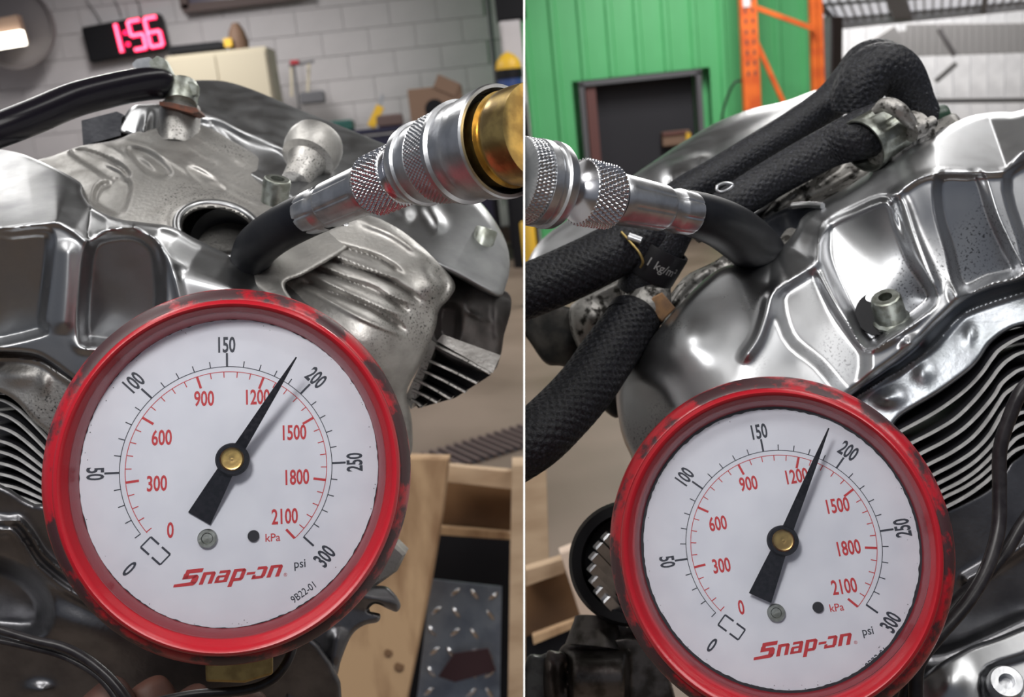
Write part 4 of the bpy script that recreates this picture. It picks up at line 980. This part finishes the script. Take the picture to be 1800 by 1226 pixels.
finger(1, [(330, 1350, 300), (400, 1290, 300), (440, 1250, 300), (452, 1232, 297)], [10, 8.8, 7.8, 6.2])
finger(1, [(320, 1400, 300), (420, 1350, 300), (480, 1300, 300), (500, 1274, 298)], [9, 8, 7, 5.6])
skin_mesh('hand', ch, ed, rd, M['shaded_skin'], hand)
# --- crate and plate, lower right of the left half
def plank(name, pts, d, th, m, parent, dd=0): return slab(name, pts, d, th, m, parent, bev=1.5)
crate = thing('wooden_crate', P(760, 1100, 1150), 'open wooden crate of pale boards behind the left gauge', 'crate')
slab('board', [(600, 800), (789, 805), (778, 905), (755, 1040), (708, 1270), (520, 1270), (560, 1000)], 1050, 30, M['wood'], crate, bev=3)
slab('board', [(784, 818), (905, 830), (903, 862), (781, 848)], 1120, 25, M['wood_pale'], crate, bev=3)
slab('board', [(900, 815), (960, 812), (975, 1290), (892, 1290), (896, 1000)], 1080, 60, M['wood_pale'], crate, bev=3)
slab('board', [(776, 846), (906, 858), (900, 945), (764, 935)], 1180, 20, M['wood_dark'], crate, bev=2)
slab('batten', [(764, 926), (905, 938), (904, 950), (762, 940)], 1160, 15, M['wood'], crate)
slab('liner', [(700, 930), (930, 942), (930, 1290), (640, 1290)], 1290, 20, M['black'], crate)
# knots on the big board
for (x_, y_, r_) in ((702, 1172, 12), (683, 1148, 10)):
    lathe('knot', P(x_, y_, 1051), P(x_, y_, 1049), [(0, r_*.75*1.05*.62), (1, r_*.62*.7), (1, 0)], M['wood_dark'], crate, 14)
pl = thing('tread_plate', P(805, 1130, 1200), 'shiny steel diamond tread plate lying inside the left wooden crate', 'plate')
def tp(u, v):  # plate coordinates 0..1
    a = np.array([[757, 1019, 1190], [882, 1033, 1190], [728, 1270, 1150], [878, 1270, 1150]], float)
    q = a[0]*(1-u)*(1-v) + a[1]*u*(1-v) + a[2]*(1-u)*v + a[3]*u*v; return P(*q)
mk('plate_sheet', [tp(0, 0), tp(1, 0), tp(1, 1), tp(0, 1)] + [p - BACK*.004 for p in (tp(0, 0), tp(1, 0), tp(1, 1), tp(0, 1))], [(3, 2, 1, 0), (4, 5, 6, 7), (0, 1, 5, 4), (1, 2, 6, 5), (2, 3, 7, 6), (3, 0, 4, 7)], mat('tread_steel', (.26, .29, .33), .35, .85, (.18, .20, .24), 30), pl, False)
lug0 = None
M['lug'] = mat('tread_lug', (.70, .70, .72), .22, 1)
for i in range(4):
    for j in range(7):
        u, v = (i+.5+random.uniform(-.12, .12))/4, (j+.5)/7
        if v > .97: continue
        ang = 38 if (i+j) % 2 else -55
        c_ = tp(u, v)+BACK*.001; a = math.radians(ang); dx = (RIGHT*math.cos(a)+UP*math.sin(a))
        if random.random() < .12: continue
        o = lathe('tread_lug', c_-dx*.0085, c_+dx*.0085, [(0, 0), (.08, 1.4), (.3, 2.6), (.5, 3.0), (.7, 2.6), (.92, 1.4), (1, 0)], M['lug'], pl, 8)
tag(slab('tinted_scrap', [(798, 1150), (858, 1140), (872, 1180), (800, 1200), (770, 1190)], 1130, 2, mat('dark_red_scrap', (.06, .03, .035), .4, .4)), 'dark reddish scrap of sheet lying on the tread plate', 'scrap')
# bracket and ports hanging below the gauge
ib = thing('cast_bracket', P(600, 1080, 345), 'grey cast bracket with forked dark hooks under the right side of left gauge', 'bracket')
slab('arm', [(580, 1000), (640, 955), (696, 958), (713, 975), (698, 1005), (660, 1032), (590, 1080), (560, 1060)], 345, 10, M['cast'], ib, bev=1.2)
relief('forked_hook', [(540, 1070), (600, 1040), (668, 1030), (690, 1040), (704, 1062), (698, 1076), (684, 1072), (660, 1062), (648, 1074), (668, 1080), (664, 1094), (640, 1100), (618, 1118), (600, 1160), (592, 1190), (578, 1202), (560, 1196), (545, 1240), (500, 1240), (510, 1150)], field(base((560, 1060, 342), (700, 1060, 345), (520, 1200, 340), (600, 1180, 342)), bump(640, 1050, 60, 14, 3, 10), bump(582, 1185, 10, 14, 4), ridge([(596, 1100), (585, 1180)], 14, 3)), M['cast_dark'], ib, 3, 14, 6, 4)
relief('port_casting', [(470, 1150), (520, 1130), (560, 1120), (590, 1140), (585, 1200), (560, 1290), (470, 1290)], field(base((480, 1150, 352), (580, 1150, 350), (520, 1270, 350)), bump(520, 1200, 30, 60, 8)), mat('pale_casting', (.62, .59, .57), .45, .4, (.5, .47, .44), 60), ib, 4, 16, 8, 6)
# ================= right engine =================
ER = thing('motorcycle_engine', P(1450, 700, 370), 'right aluminium engine under black braided hoses, polished cover with two square pockets', 'engine', 'twin cylinder engines')
topR = [(-200, -148), (1352, 500), (1385, 492), (1428, 462), (1440, 420), (1452, 398), (1500, 378), (1552, 352), (1578, 338), (1612, 312), (1650, 302), (1700, 300), (1770, 297), (1830, 255), (1900, 200), (3000, -500), (3000, -1800), (-200, -1800)]
pkA = [(1455, 396), (1500, 372), (1560, 352), (1580, 400), (1604, 460), (1640, 522), (1606, 560), (1566, 580), (1526, 606), (1492, 548), (1456, 470), (1448, 425)]
pkB = [(1652, 312), (1700, 308), (1722, 310), (1745, 380), (1772, 440), (1788, 478), (1740, 492), (1690, 508), (1670, 440), (1650, 370)]
pkC = [(1770, 312), (1840, 270), (1900, 420), (1820, 476), (1796, 420)]
tri = [(1372, 508), (1432, 470), (1470, 540), (1522, 622), (1500, 700), (1440, 640), (1385, 590)]
covR = field(base((1100, 700, 352), (1150, 620, 346), (1250, 560, 335), (1300, 480, 338), (1400, 420, 338), (1250, 700, 320), (1400, 640, 316), (1550, 520, 318), (1700, 500, 320), (1800, 480, 322), (1580, 320, 330), (1780, 300, 330), (1450, 400, 345), (1130, 780, 345), (1350, 540, 325)),
    ramp(topR, .28, 6, 1), pocket(pkA, 11, 22), pocket(pkB, 8, 22), lean(pkA, .10, 480, -.02, 1545), lean(pkB, .05, 410, -.03, 1715), pocket(pkC, 7, 20), pocket(tri, 4, 30),
    ridge([(1452, 396), (1440, 430), (1432, 465), (1385, 496), (1356, 520), (1345, 560), (1330, 600), (1300, 640)], 10, 3.4), ridge([(1432, 465), (1470, 540), (1524, 616)], 9, 3.0),
    ridge([(1524, 618), (1580, 588), (1642, 530)], 7, 2.6), ridge([(1560, 340), (1585, 350), (1610, 420), (1650, 520)], 9, 2.0), ridge([(1570, 345), (1612, 315), (1650, 304), (1700, 302), (1770, 300), (1830, 262)], 7, 2.6, taper=False),
    bump(1190, 600, 70, 60, 10, -40), bump(1600, 605, 14, 14, 4), bump(1682, 520, 12, 22, 4, -20), ridge([(1110, 650), (1165, 690), (1190, 740)], 26, 3))
relief('front_valve_cover', [(1083, 700), (1088, 665), (1100, 640), (1128, 606), (1165, 570), (1200, 530), (1232, 497), (1270, 470), (1310, 463), (1350, 446), (1380, 428), (1398, 405), (1410, 382), (1440, 358), (1500, 322), (1550, 288), (1600, 258), (1650, 230), (1700, 206), (1740, 198), (1780, 197), (1860, 205), (1860, 470), (1800, 494), (1745, 508), (1695, 530), (1655, 565), (1615, 605), (1570, 640), (1530, 668), (1490, 700), (1400, 760), (1200, 840), (1130, 840), (1108, 800), (1092, 760)], covR, M['polish_pitted'], ER, 2.6, 30, 14, 11)
# plug hole lip and well
tube('well_rim', [P(1392, 362, 366), P(1420, 360, 362), P(1446, 362, 356)], 1.2, M['polish'], ER, 10, 5)
relief('well_wall', [(1325, 400), (1360, 375), (1400, 362), (1440, 362), (1440, 400), (1400, 440), (1360, 452), (1335, 430)], base((1330, 400, 368), (1440, 362, 358), (1400, 440, 362), (1385, 395, 372)), M['rubber'], ER, 5, 10, 6, 4)
# bolt in the pocket
sr = thing('cap_screw', P(1562, 540, 330), 'cap screw with hex socket standing in the pocket of right cover', 'screw')
sd0, sd1 = P(1568, 566, 332), P(1556, 522, 326)
lathe('screw_head', sd0, sd1, [(0, 0), (0, 6.0), (.12, 6.2), (.2, 5.3), (.85, 5.1), (.97, 4.7), (1, 4.2), (1, 2.3), (.5, 2.2), (.5, 0)], M['bolt'], sr, 12, angle=30)
lathe('countersink', P(1545, 552, 336), P(1544, 550, 333), [(0, 0), (0, 8), (1, 7.6), (1, 0)], M['black'], sr, 32)
# head strip and fins
relief('cylinder_head', [(1460, 706), (1490, 686), (1533, 656), (1568, 629), (1610, 596), (1648, 556), (1690, 522), (1742, 500), (1796, 486), (1860, 474), (1860, 565), (1800, 572), (1768, 584), (1740, 606), (1722, 632), (1700, 655), (1650, 692), (1600, 722), (1575, 742), (1540, 790), (1450, 790)],
    field(base((1480, 720, 330), (1620, 620, 326), (1800, 510, 330), (1580, 745, 322), (1720, 620, 320), (1800, 565, 324)), ridge([(1500, 702), (1545, 674), (1582, 652), (1640, 610), (1680, 565), (1720, 540), (1860, 496)], 5, 2.4, taper=False), ridge([(1500, 694), (1585, 636), (1630, 596)], 7, -2), bump(1622, 655, 16, 20, 1.6), bump(1706, 585, 12, 18, 1.6), bump(1560, 700, 22, 14, 3), ridge([(1500, 700), (1548, 668), (1582, 642)], 5, 1.5)), mat('orange_peel_casting', (.34, .36, .39), .40, .95, (.28, .30, .32), 80, bump=.4, bscale=420), ER, 2.8, 18, 7, 4)
relief('cylinder_barrel', [(1560, 740), (1660, 680), (1740, 590), (1860, 560), (1860, 800), (1700, 900), (1600, 900)], base((1600, 740, 352), (1800, 570, 352), (1700, 880, 352), (1840, 780, 352)), M['finblack'], ER, 8, 10, 10, 5)
fr = [[(1560, 772), (1589, 757), (1640, 729), (1676, 705), (1705, 681), (1728, 656), (1745, 632), (1762, 613), (1800, 592), (1860, 575)],
 [(1580, 793), (1610, 777), (1645, 759), (1682, 736), (1715, 704), (1741, 672), (1758, 649), (1775, 633), (1800, 620), (1860, 604)],
 [(1595, 812), (1625, 796), (1660, 778), (1695, 755), (1725, 726), (1749, 697), (1762, 676), (1780, 660), (1800, 649), (1860, 634)],
 [(1605, 833), (1637, 816), (1672, 798), (1708, 773), (1735, 743), (1757, 710), (1768, 694), (1784, 682), (1800, 674), (1860, 660)],
 [(1615, 851), (1646, 834), (1682, 815), (1715, 793), (1742, 764), (1762, 730), (1778, 712), (1800, 699), (1860, 686)],
 [(1622, 867), (1653, 850), (1685, 833), (1715, 813), (1745, 783), (1768, 750), (1784, 735), (1800, 726), (1860, 712)],
 [(1628, 881), (1659, 864), (1690, 848), (1720, 827), (1750, 797), (1772, 766), (1800, 745), (1860, 730)],
 [(1632, 893), (1663, 875), (1695, 859), (1725, 839), (1755, 811), (1778, 782), (1800, 766), (1860, 752)],
 [(1650, 900), (1689, 880), (1720, 860), (1748, 836), (1772, 805), (1800, 787), (1860, 774)]]
for L_ in fr: fin('cooling_fin', L_, 322, 5.2, 26, M['finedge'], ER, black=M['finblack'])
relief('crankcase', [(1600, 910), (1660, 893), (1700, 876), (1735, 856), (1760, 830), (1785, 800), (1860, 782), (1860, 1290), (1560, 1290), (1560, 1000)], field(base((1650, 900, 326), (1800, 800, 326), (1850, 1200, 330), (1620, 1200, 335)), ridge([(1590, 1130), (1660, 1150), (1860, 1060)], 10, -2), ridge([(1700, 1020), (1760, 985), (1860, 920)], 10, 4, taper=False)), M['cast_dark'], ER, 4, 20, 10, 5)
relief('side_cover', [(1560, 1260), (1620, 1190), (1680, 1150), (1740, 1125), (1860, 1100), (1860, 1290), (1560, 1290)], field(base((1600, 1250, 318), (1700, 1150, 322), (1850, 1110, 318), (1800, 1250, 308)), bump(1670, 1200, 30, 40, 3), pocket([(1728, 1190), (1800, 1155), (1860, 1140), (1860, 1290), (1760, 1290)], 6, 16)), M['polish'], ER, 3, 14, 8, 5)
s2 = thing('cap_screw', P(1765, 1205, 305), 'bright screw set in the polished cover at bottom right corner', 'screw')
lathe('screw_head', P(1762, 1212, 316), P(1770, 1198, 306), [(0, 0), (0, 5.6), (.8, 5.4), (1, 4.6), (1, 2.4), (.6, 2.2), (.6, 0)], M['steel'], s2, 24)
# cables on the right
tag(tube('black_cable', [P(1850, 640, 296), P(1800, 682, 296), P(1776, 730, 297), P(1758, 790, 298), (P(1757, 860, 298)), P(1755, 930, 296), P(1735, 1000, 292), P(1700, 1060, 288), P(1650, 1118, 284), P(1618, 1160, 282), P(1610, 1200, 282), P(1612, 1270, 282)], 2.1, M['cable'], None, 16, 8), 'long black cable hanging over the right engine fins and gauge rim', 'cable')
tag(tube('black_cable', [P(1860, 840, 304), P(1800, 918, 304), P(1765, 975, 302), P(1725, 1020, 299), P(1690, 1050, 296), P(1660, 1086, 293), P(1640, 1112, 290), P(1612, 1160, 288), P(1590, 1230, 288)], 2.0, M['cable'], None, 16, 8), 'second black cable crossing under the first at lower right', 'cable')
# rear dome of the right engine
domR = field(base((950, 430, 470), (1150, 270, 480), (1300, 195, 490), (1450, 155, 500), (1200, 330, 430), (1350, 260, 440), (1000, 480, 430), (1450, 220, 450)), ridge([(1250, 290), (1310, 250), (1400, 205), (1470, 175)], 11, 10, taper=False), bump(1200, 296, 34, 18, 8, -15), ridge([(1165, 300), (1210, 280), (1260, 275)], 6, 4), bump(1178, 310, 12, 20, 5))
relief('rear_valve_cover', [(925, 470), (945, 430), (985, 395), (1060, 345), (1140, 290), (1200, 250), (1260, 215), (1320, 192), (1380, 178), (1430, 160), (1480, 150), (1560, 160), (1560, 260), (1400, 330), (1300, 400), (1150, 420), (1000, 480), (925, 510)], domR, M['polish'], ER, 4, 30, 16, 12)
# dirty casting under the hoses
relief('cylinder_head', [(1160, 560), (1200, 490), (1270, 450), (1340, 370), (1420, 300), (1520, 250), (1600, 210), (1680, 200), (1680, 260), (1560, 330), (1440, 400), (1380, 460), (1270, 500), (1190, 580)], field(base((1180, 560, 372), (1300, 440, 375), (1450, 340, 378), (1620, 220, 384), (1500, 330, 372)), ridge([(1170, 548), (1205, 500), (1262, 462)], 12, 7), ridge([(1330, 385), (1400, 330), (1470, 290)], 6, 6), ridge([(1360, 385), (1440, 345), (1520, 300)], 5, -4), bump(1265, 455, 12, 10, 5), ridge([(1400, 345), (1450, 300), (1490, 275)], 9, 6)), M['cast_dirty'], ER, 3, 20, 8, 6)
relief('head_block', [(1000, 550), (1020, 525), (1100, 485), (1140, 470), (1180, 500), (1150, 560), (1080, 640), (1040, 640), (1010, 600)], field(base((1020, 540, 392), (1160, 480, 392), (1050, 630, 396)), bump(1040, 560, 26, 22, 5), ridge([(1120, 480), (1060, 600)], 8, -6)), M['cast_dirty'], ER, 3, 20, 8, 6)
relief('lower_casting', [(900, 540), (1000, 540), (1060, 600), (1090, 650), (1090, 730), (1060, 720), (1000, 650), (960, 640), (930, 600), (900, 560)], field(base((920, 560, 410), (1060, 600, 408), (1080, 700, 404)), bump(1000, 600, 30, 40, 6)), mat('black_casting', (.06, .055, .05), .5, .6, (.02, .02, .02), 100, bump=.4), ER, 4, 20, 8, 5)
# outlet neck, clamp
lathe('outlet_neck', P(1612, 236, 362), P(1540, 268, 356), [(0, 9), (.15, 9.2), (.5, 8.6), (.9, 8.6), (1, 8.0), (1, 0)], M['cast_dirty'], ER, 36)
def bandr(amp): return lambda th, t, i: -amp*(1 if (math.sin(th*9) > .55 and 1 < i < 6) else 0)
cl = thing('hose_clamp', P(1530, 240, 350), 'slotted steel hose clamp around the upper braided hose end', 'clamp')
lathe('band', P(1565, 226, 356), P(1515, 258, 352), [(0, 9.6), (0, 10.2), (.12, 10.4), (.2, 10.2), (.3, 10.2), (.7, 10.2), (.8, 10.2), (.9, 10.4), (1, 10.2), (1, 9.6)], M['bolt'], cl, 96, bandr(.5), 40)
o = tube('strap_end', [P(1536, 196, 345), P(1556, 184, 342), P(1578, 192, 340), P(1598, 212, 342), P(1612, 232, 346)], [1.2, 2.6, 2.8, 2.4, 1.0], M['cast_dirty'], cl, 12, 6)
lathe('tension_screw', P(1600, 232, 345), P(1640, 214, 348), [(0, 0), (0, 3.8), (.5, 3.6), (.55, 2.2), (1, 2.2), (1, 0)], M['cast_dirty'], cl, 16)
# braided hoses
def braid_rf(n, pitch, h):
    def f(th, s):
        a = n*th/2 + s*math.pi/pitch; b = n*th/2 - s*math.pi/pitch
        q = abs(math.sin(a)) ; p = abs(math.sin(b)); k = math.sin(a+b)*math.sin(a-b)
        return h*((q if k > 0 else p) - .5)
    return f
def bhose(pts, r, label, n=18, pitch=3.4, h=.55, sub=30, seg=96, clipit=False):
    o = tube('braided_hose', [P(*p) for p in pts], r, M['braid'], None, seg, sub, braid_rf(n, pitch, h)); tag(o, label, 'hose', 'black braided hoses')
    # loose fibres standing off the braid
    rs = np.random.RandomState(len(label)); C = catmull([tuple(P(*p)) for p in pts], False, 40); V = []; Fc = []
    rr = r if not isinstance(r, (list, tuple)) else sum(r)/len(r)
    for k in range(450 if 'short' in label else 220):
        i = rs.randint(1, len(C)-1); c = Vector(C[i]); t = Vector(C[i]-C[i-1]).normalized(); _, u, v = frame(t); th = rs.rand()*6.283
        nn = u*math.cos(th)+v*math.sin(th); p = c + nn*rr/1000*.97; q = p + (nn*rs.uniform(.2, 1.0) + t*rs.uniform(-1.5, 1.5) + (u*-math.sin(th)+v*math.cos(th))*rs.uniform(-1.2, 1.2))/1000
        m_ = (p+q)/2 + nn*.4/1000; s_ = t.cross(nn)*.05/1000; b0_ = len(V); V += [p-s_, p+s_, m_+s_, m_-s_, q]; Fc += [(b0_, b0_+1, b0_+2, b0_+3), (b0_+3, b0_+2, b0_+4)]
    f_ = mk('loose_fibre', V, Fc, M['fibre'], o, False); f_['kind'] = 'stuff'
    return o
M['fibre'] = mat('grey_fibre', (.14, .14, .16), .6)
h1 = bhose([(1120, 420, 385), (1190, 350, 388), (1260, 308, 390), (1330, 265, 394), (1400, 222, 398), (1460, 180, 402), (1500, 140, 402), (1522, 112, 398), (1548, 104, 392), (1572, 118, 386)], [6.8, 6.8, 6.8, 6.8, 7, 7.4, 8.4, 8.4, 7.6, 6.6], 'rear braided hose running up to the knot at the top', sub=24)
h2 = bhose([(1215, 400, 372), (1270, 370, 372), (1340, 325, 370), (1400, 290, 368), (1460, 258, 364), (1510, 238, 358), (1556, 224, 358)], [6.6, 7.0, 7.2, 7.4, 7.6, 8.8, 9.6], 'middle braided hose running from behind the ferrule to the slotted clamp', sub=30)
h3 = bhose([(1500, 200, 382), (1508, 160, 380), (1530, 128, 378), (1556, 118, 378), (1580, 130, 380), (1598, 158, 383), (1614, 184, 385), (1636, 212, 387)], [8, 9.6, 9.6, 9.2, 8.8, 8.0, 6.6, 5.0], 'short braided hose looping over at the top and down behind the cover', sub=24)
h4 = bhose([(1152, 402, 356), (1100, 430, 355), (1040, 462, 352), (980, 490, 348), (920, 515, 344), (850, 545, 342)], [9.2, 9.6, 9.8, 9.8, 9.6, 9.6], 'thick dark braided hose running left from the printed strap', sub=34)
h5 = bhose([(1122, 548, 352), (1100, 580, 350), (1066, 628, 345), (1030, 680, 338), (985, 730, 330), (935, 775, 322), (860, 820, 318)], [8.8, 9.6, 9.9, 10.0, 10.1, 10.2, 10.2], 'nearest braided hose curving down left past the cover', sub=34, h=.7)
clip_at(h4, 923.2, False); clip_at(h5, 923.2, False)
for o in ER.children:
    if o.name.startswith(('rear_valve_cover', 'lower_casting')): clip_at(o, 923.2, False)
lathe('hose_plug', P(1640, 208, 386), P(1666, 200, 386), [(0, 4.4), (.6, 4.6), (.9, 3.8), (1, 0)], mat('dark_green_plug', (.01, .035, .018), .4), ER, 20)
# small steel link on the hose
tube('wire_link', [P(1262, 326, 352), P(1275, 322, 352), P(1288, 325, 352), P(1282, 332, 352), P(1268, 338, 352), P(1260, 334, 352), P(1262, 326, 352)], .6, M['steel'], ER, 8, 5)
# printed strap
st = thing('printed_strap', P(1150, 430, 345), 'dark strap clamp with worn white print around the elbow under right ferrule', 'clamp')
sA, sB = P(1195, 455, 354), P(1120, 500, 356)
lathe('strap_band', P(1166, 432, 356), P(1136, 482, 360), [(0, 9.2), (0, 10.4), (.1, 10.6), (.9, 10.6), (1, 10.4), (1, 9.2)], M['black'], st, 64)
lathe('elbow_tube', P(1178, 400, 356), P(1118, 520, 362), [(0, 0), (0, 9), (.5, 9.2), (.85, 9), (1, 8), (1, 0)], M['braid'], st, 48)
V, Fc = txt('1 kg/m²', 4.6, .95, .03)
def onband(x, y):
    A, B = P(1166, 432, 356), P(1136, 482, 360); a_, u_, v_ = frame(B-A)
    hd = BACK - a_*BACK.dot(a_); hd.normalize(); sd_ = a_.cross(hd)
    th = x/10.7 + .35; m_ = (A+B)/2
    return m_ + (hd*math.cos(th) - sd_*math.sin(th)*(-1 if sd_.dot(RIGHT) > 0 else 1))*10.75/1000 - a_*y/1000
mk('print', [onband(x, y) for x, y in V], Fc, mat('worn_white_print', (.22, .22, .22), .6), st, False)
tube('strap_wire', [P(1092, 408, 345), P(1110, 428, 343), P(1124, 445, 342), P(1130, 460, 343), P(1126, 470, 346)], .5, M['brass_dull'], st, 8, 6)
lathe('strap_slot', P(1102, 415, 344), P(1130, 425, 343), [(0, 0), (.1, 1.5), (.9, 1.5), (1, 0)], M['steel'], st, 12)
# elbow and copper block
el = thing('water_pipe_elbow', P(1140, 520, 362), 'grey cast water elbow with an orange brown square tab', 'pipe')
tube('elbow', [P(1118, 470, 366), P(1128, 500, 362), P(1138, 520, 360), P(1130, 545, 358), P(1112, 560, 357)], [7.6, 8.4, 8.8, 8.8, 8.4], M['cast_dirty'], el, 32, 8)
slab('tab', [(1142, 525), (1164, 514), (1188, 542), (1164, 566), (1146, 552)], 350, 8, mat('orange_brown_tab', (.34, .19, .09), .6, .2, (.24, .14, .08), 300), el, bev=.6)
lathe('hose_end_ring', P(1118, 552, 354), P(1106, 570, 351), [(0, 9.0), (.2, 10.0), (1, 10.0), (1, 9.2)], M['black'], el, 40)
# ---- lower left of the right half: gear, crate, carburettor fittings
gw = thing('gear_housing', P(1060, 990, 360), 'black round housing with steel gear teeth left of the right gauge', 'gear')
lathe('housing_ring', P(1110, 990, 375), P(1108, 990, 355), [(0, 0), (0, 23), (.8, 23), (1, 21.5), (1, 18), (.4, 17.5), (.4, 0)], M['black'], gw, 64)
for i in range(9):
    a = math.radians(100 + i*16); r0_, r1_ = 74, 46
    c0 = (1112+math.cos(a)*r0_, 990-math.sin(a)*r0_); c1 = (1125+math.cos(a)*r1_, 1000-math.sin(a)*r1_)
    bar('gear_tooth', P(c0[0], c0[1]+6, 352), P(c0[0]+44, c0[1]+52, 358), .0030, .0036, M['steel'], gw, bev=.0006)
rc = thing('wooden_crate', P(980, 1030, 900), 'open wooden crate of pale boards left of the right gauge', 'crate')
slab('board', [(923.5, 1003), (1000, 980), (995, 1008), (923.5, 1032)], 900, 20, M['wood_pale'], rc, bev=2)
slab('board', [(984, 972), (1020, 958), (1060, 1080), (1040, 1110), (1022, 1090)], 880, 20, mat('white_pine', (.66, .52, .42), .7, 0, (.55, .42, .33), 9), rc, bev=2)
slab('board', [(923.5, 1032), (996, 1006), (1024, 1085), (923.5, 1120)], 930, 12, M['wood_dark'], rc)
slab('board', [(936, 1120), (1018, 1090), (1020, 1100), (938, 1134)], 880, 12, M['wood'], rc)
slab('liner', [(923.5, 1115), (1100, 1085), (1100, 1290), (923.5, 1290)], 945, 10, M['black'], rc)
cf = thing('carburettor_body', P(1040, 1160, 360), 'dark oily metal fitting with a round cap at the bottom beside the divider', 'carburettor')
md = mat('oily_black_metal', (.13, .12, .115), .38, .8, (.05, .045, .04), 150, bump=.3)
lathe('cap', P(1044, 1140, 362), P(1048, 1086, 366), [(0, 11), (.5, 9.4), (.8, 8.4), (.97, 8.0), (1, 7.0), (1, 0)], md, cf, 36)
relief('body', [(985, 1140), (1010, 1128), (1060, 1124), (1110, 1118), (1150, 1140), (1180, 1200), (1180, 1290), (1000, 1290), (975, 1240), (975, 1180)], field(base((990, 1150, 356), (1100, 1140, 356), (1150, 1280, 356), (1000, 1270, 356)), lambda X, Y: -14*np.sqrt(np.clip(1-((Y-1196)/52.)**2, 0, 1))*ss(985, 1010, X)*(1-ss(1095, 1110, X)), ridge([(992, 1140), (990, 1280)], 10, -3)), md, cf, 3, 20, 8, 5)
relief('flange', [(960, 1150), (975, 1145), (998, 1160), (1000, 1250), (995, 1290), (965, 1290), (955, 1200)], field(base((960, 1150, 348), (1000, 1160, 348), (980, 1290, 348)), bump(993, 1190, 5, 20, -5), ridge([(965, 1160), (975, 1280)], 8, 3)), mat('brownish_metal', (.13, .115, .105), .4, .8, (.06, .05, .045), 150, bump=.4), cf, 3, 10, 5, 3)
relief('lever', [(923.6, 1165), (950, 1152), (972, 1160), (972, 1290), (923.6, 1290)], base((930, 1160, 352), (970, 1160, 352), (940, 1290, 352)), mat('grey_oily_casting', (.16, .165, .16), .45, .7, (.08, .08, .08), 120, bump=.4), cf, 3, 10, 6, 4)
relief('housing_block', [(1060, 1080), (1090, 1076), (1120, 1095), (1160, 1150), (1120, 1170), (1075, 1130)], base((1070, 1090, 364), (1120, 1100, 364), (1120, 1160, 364)), md, cf, 3, 10, 5, 3)
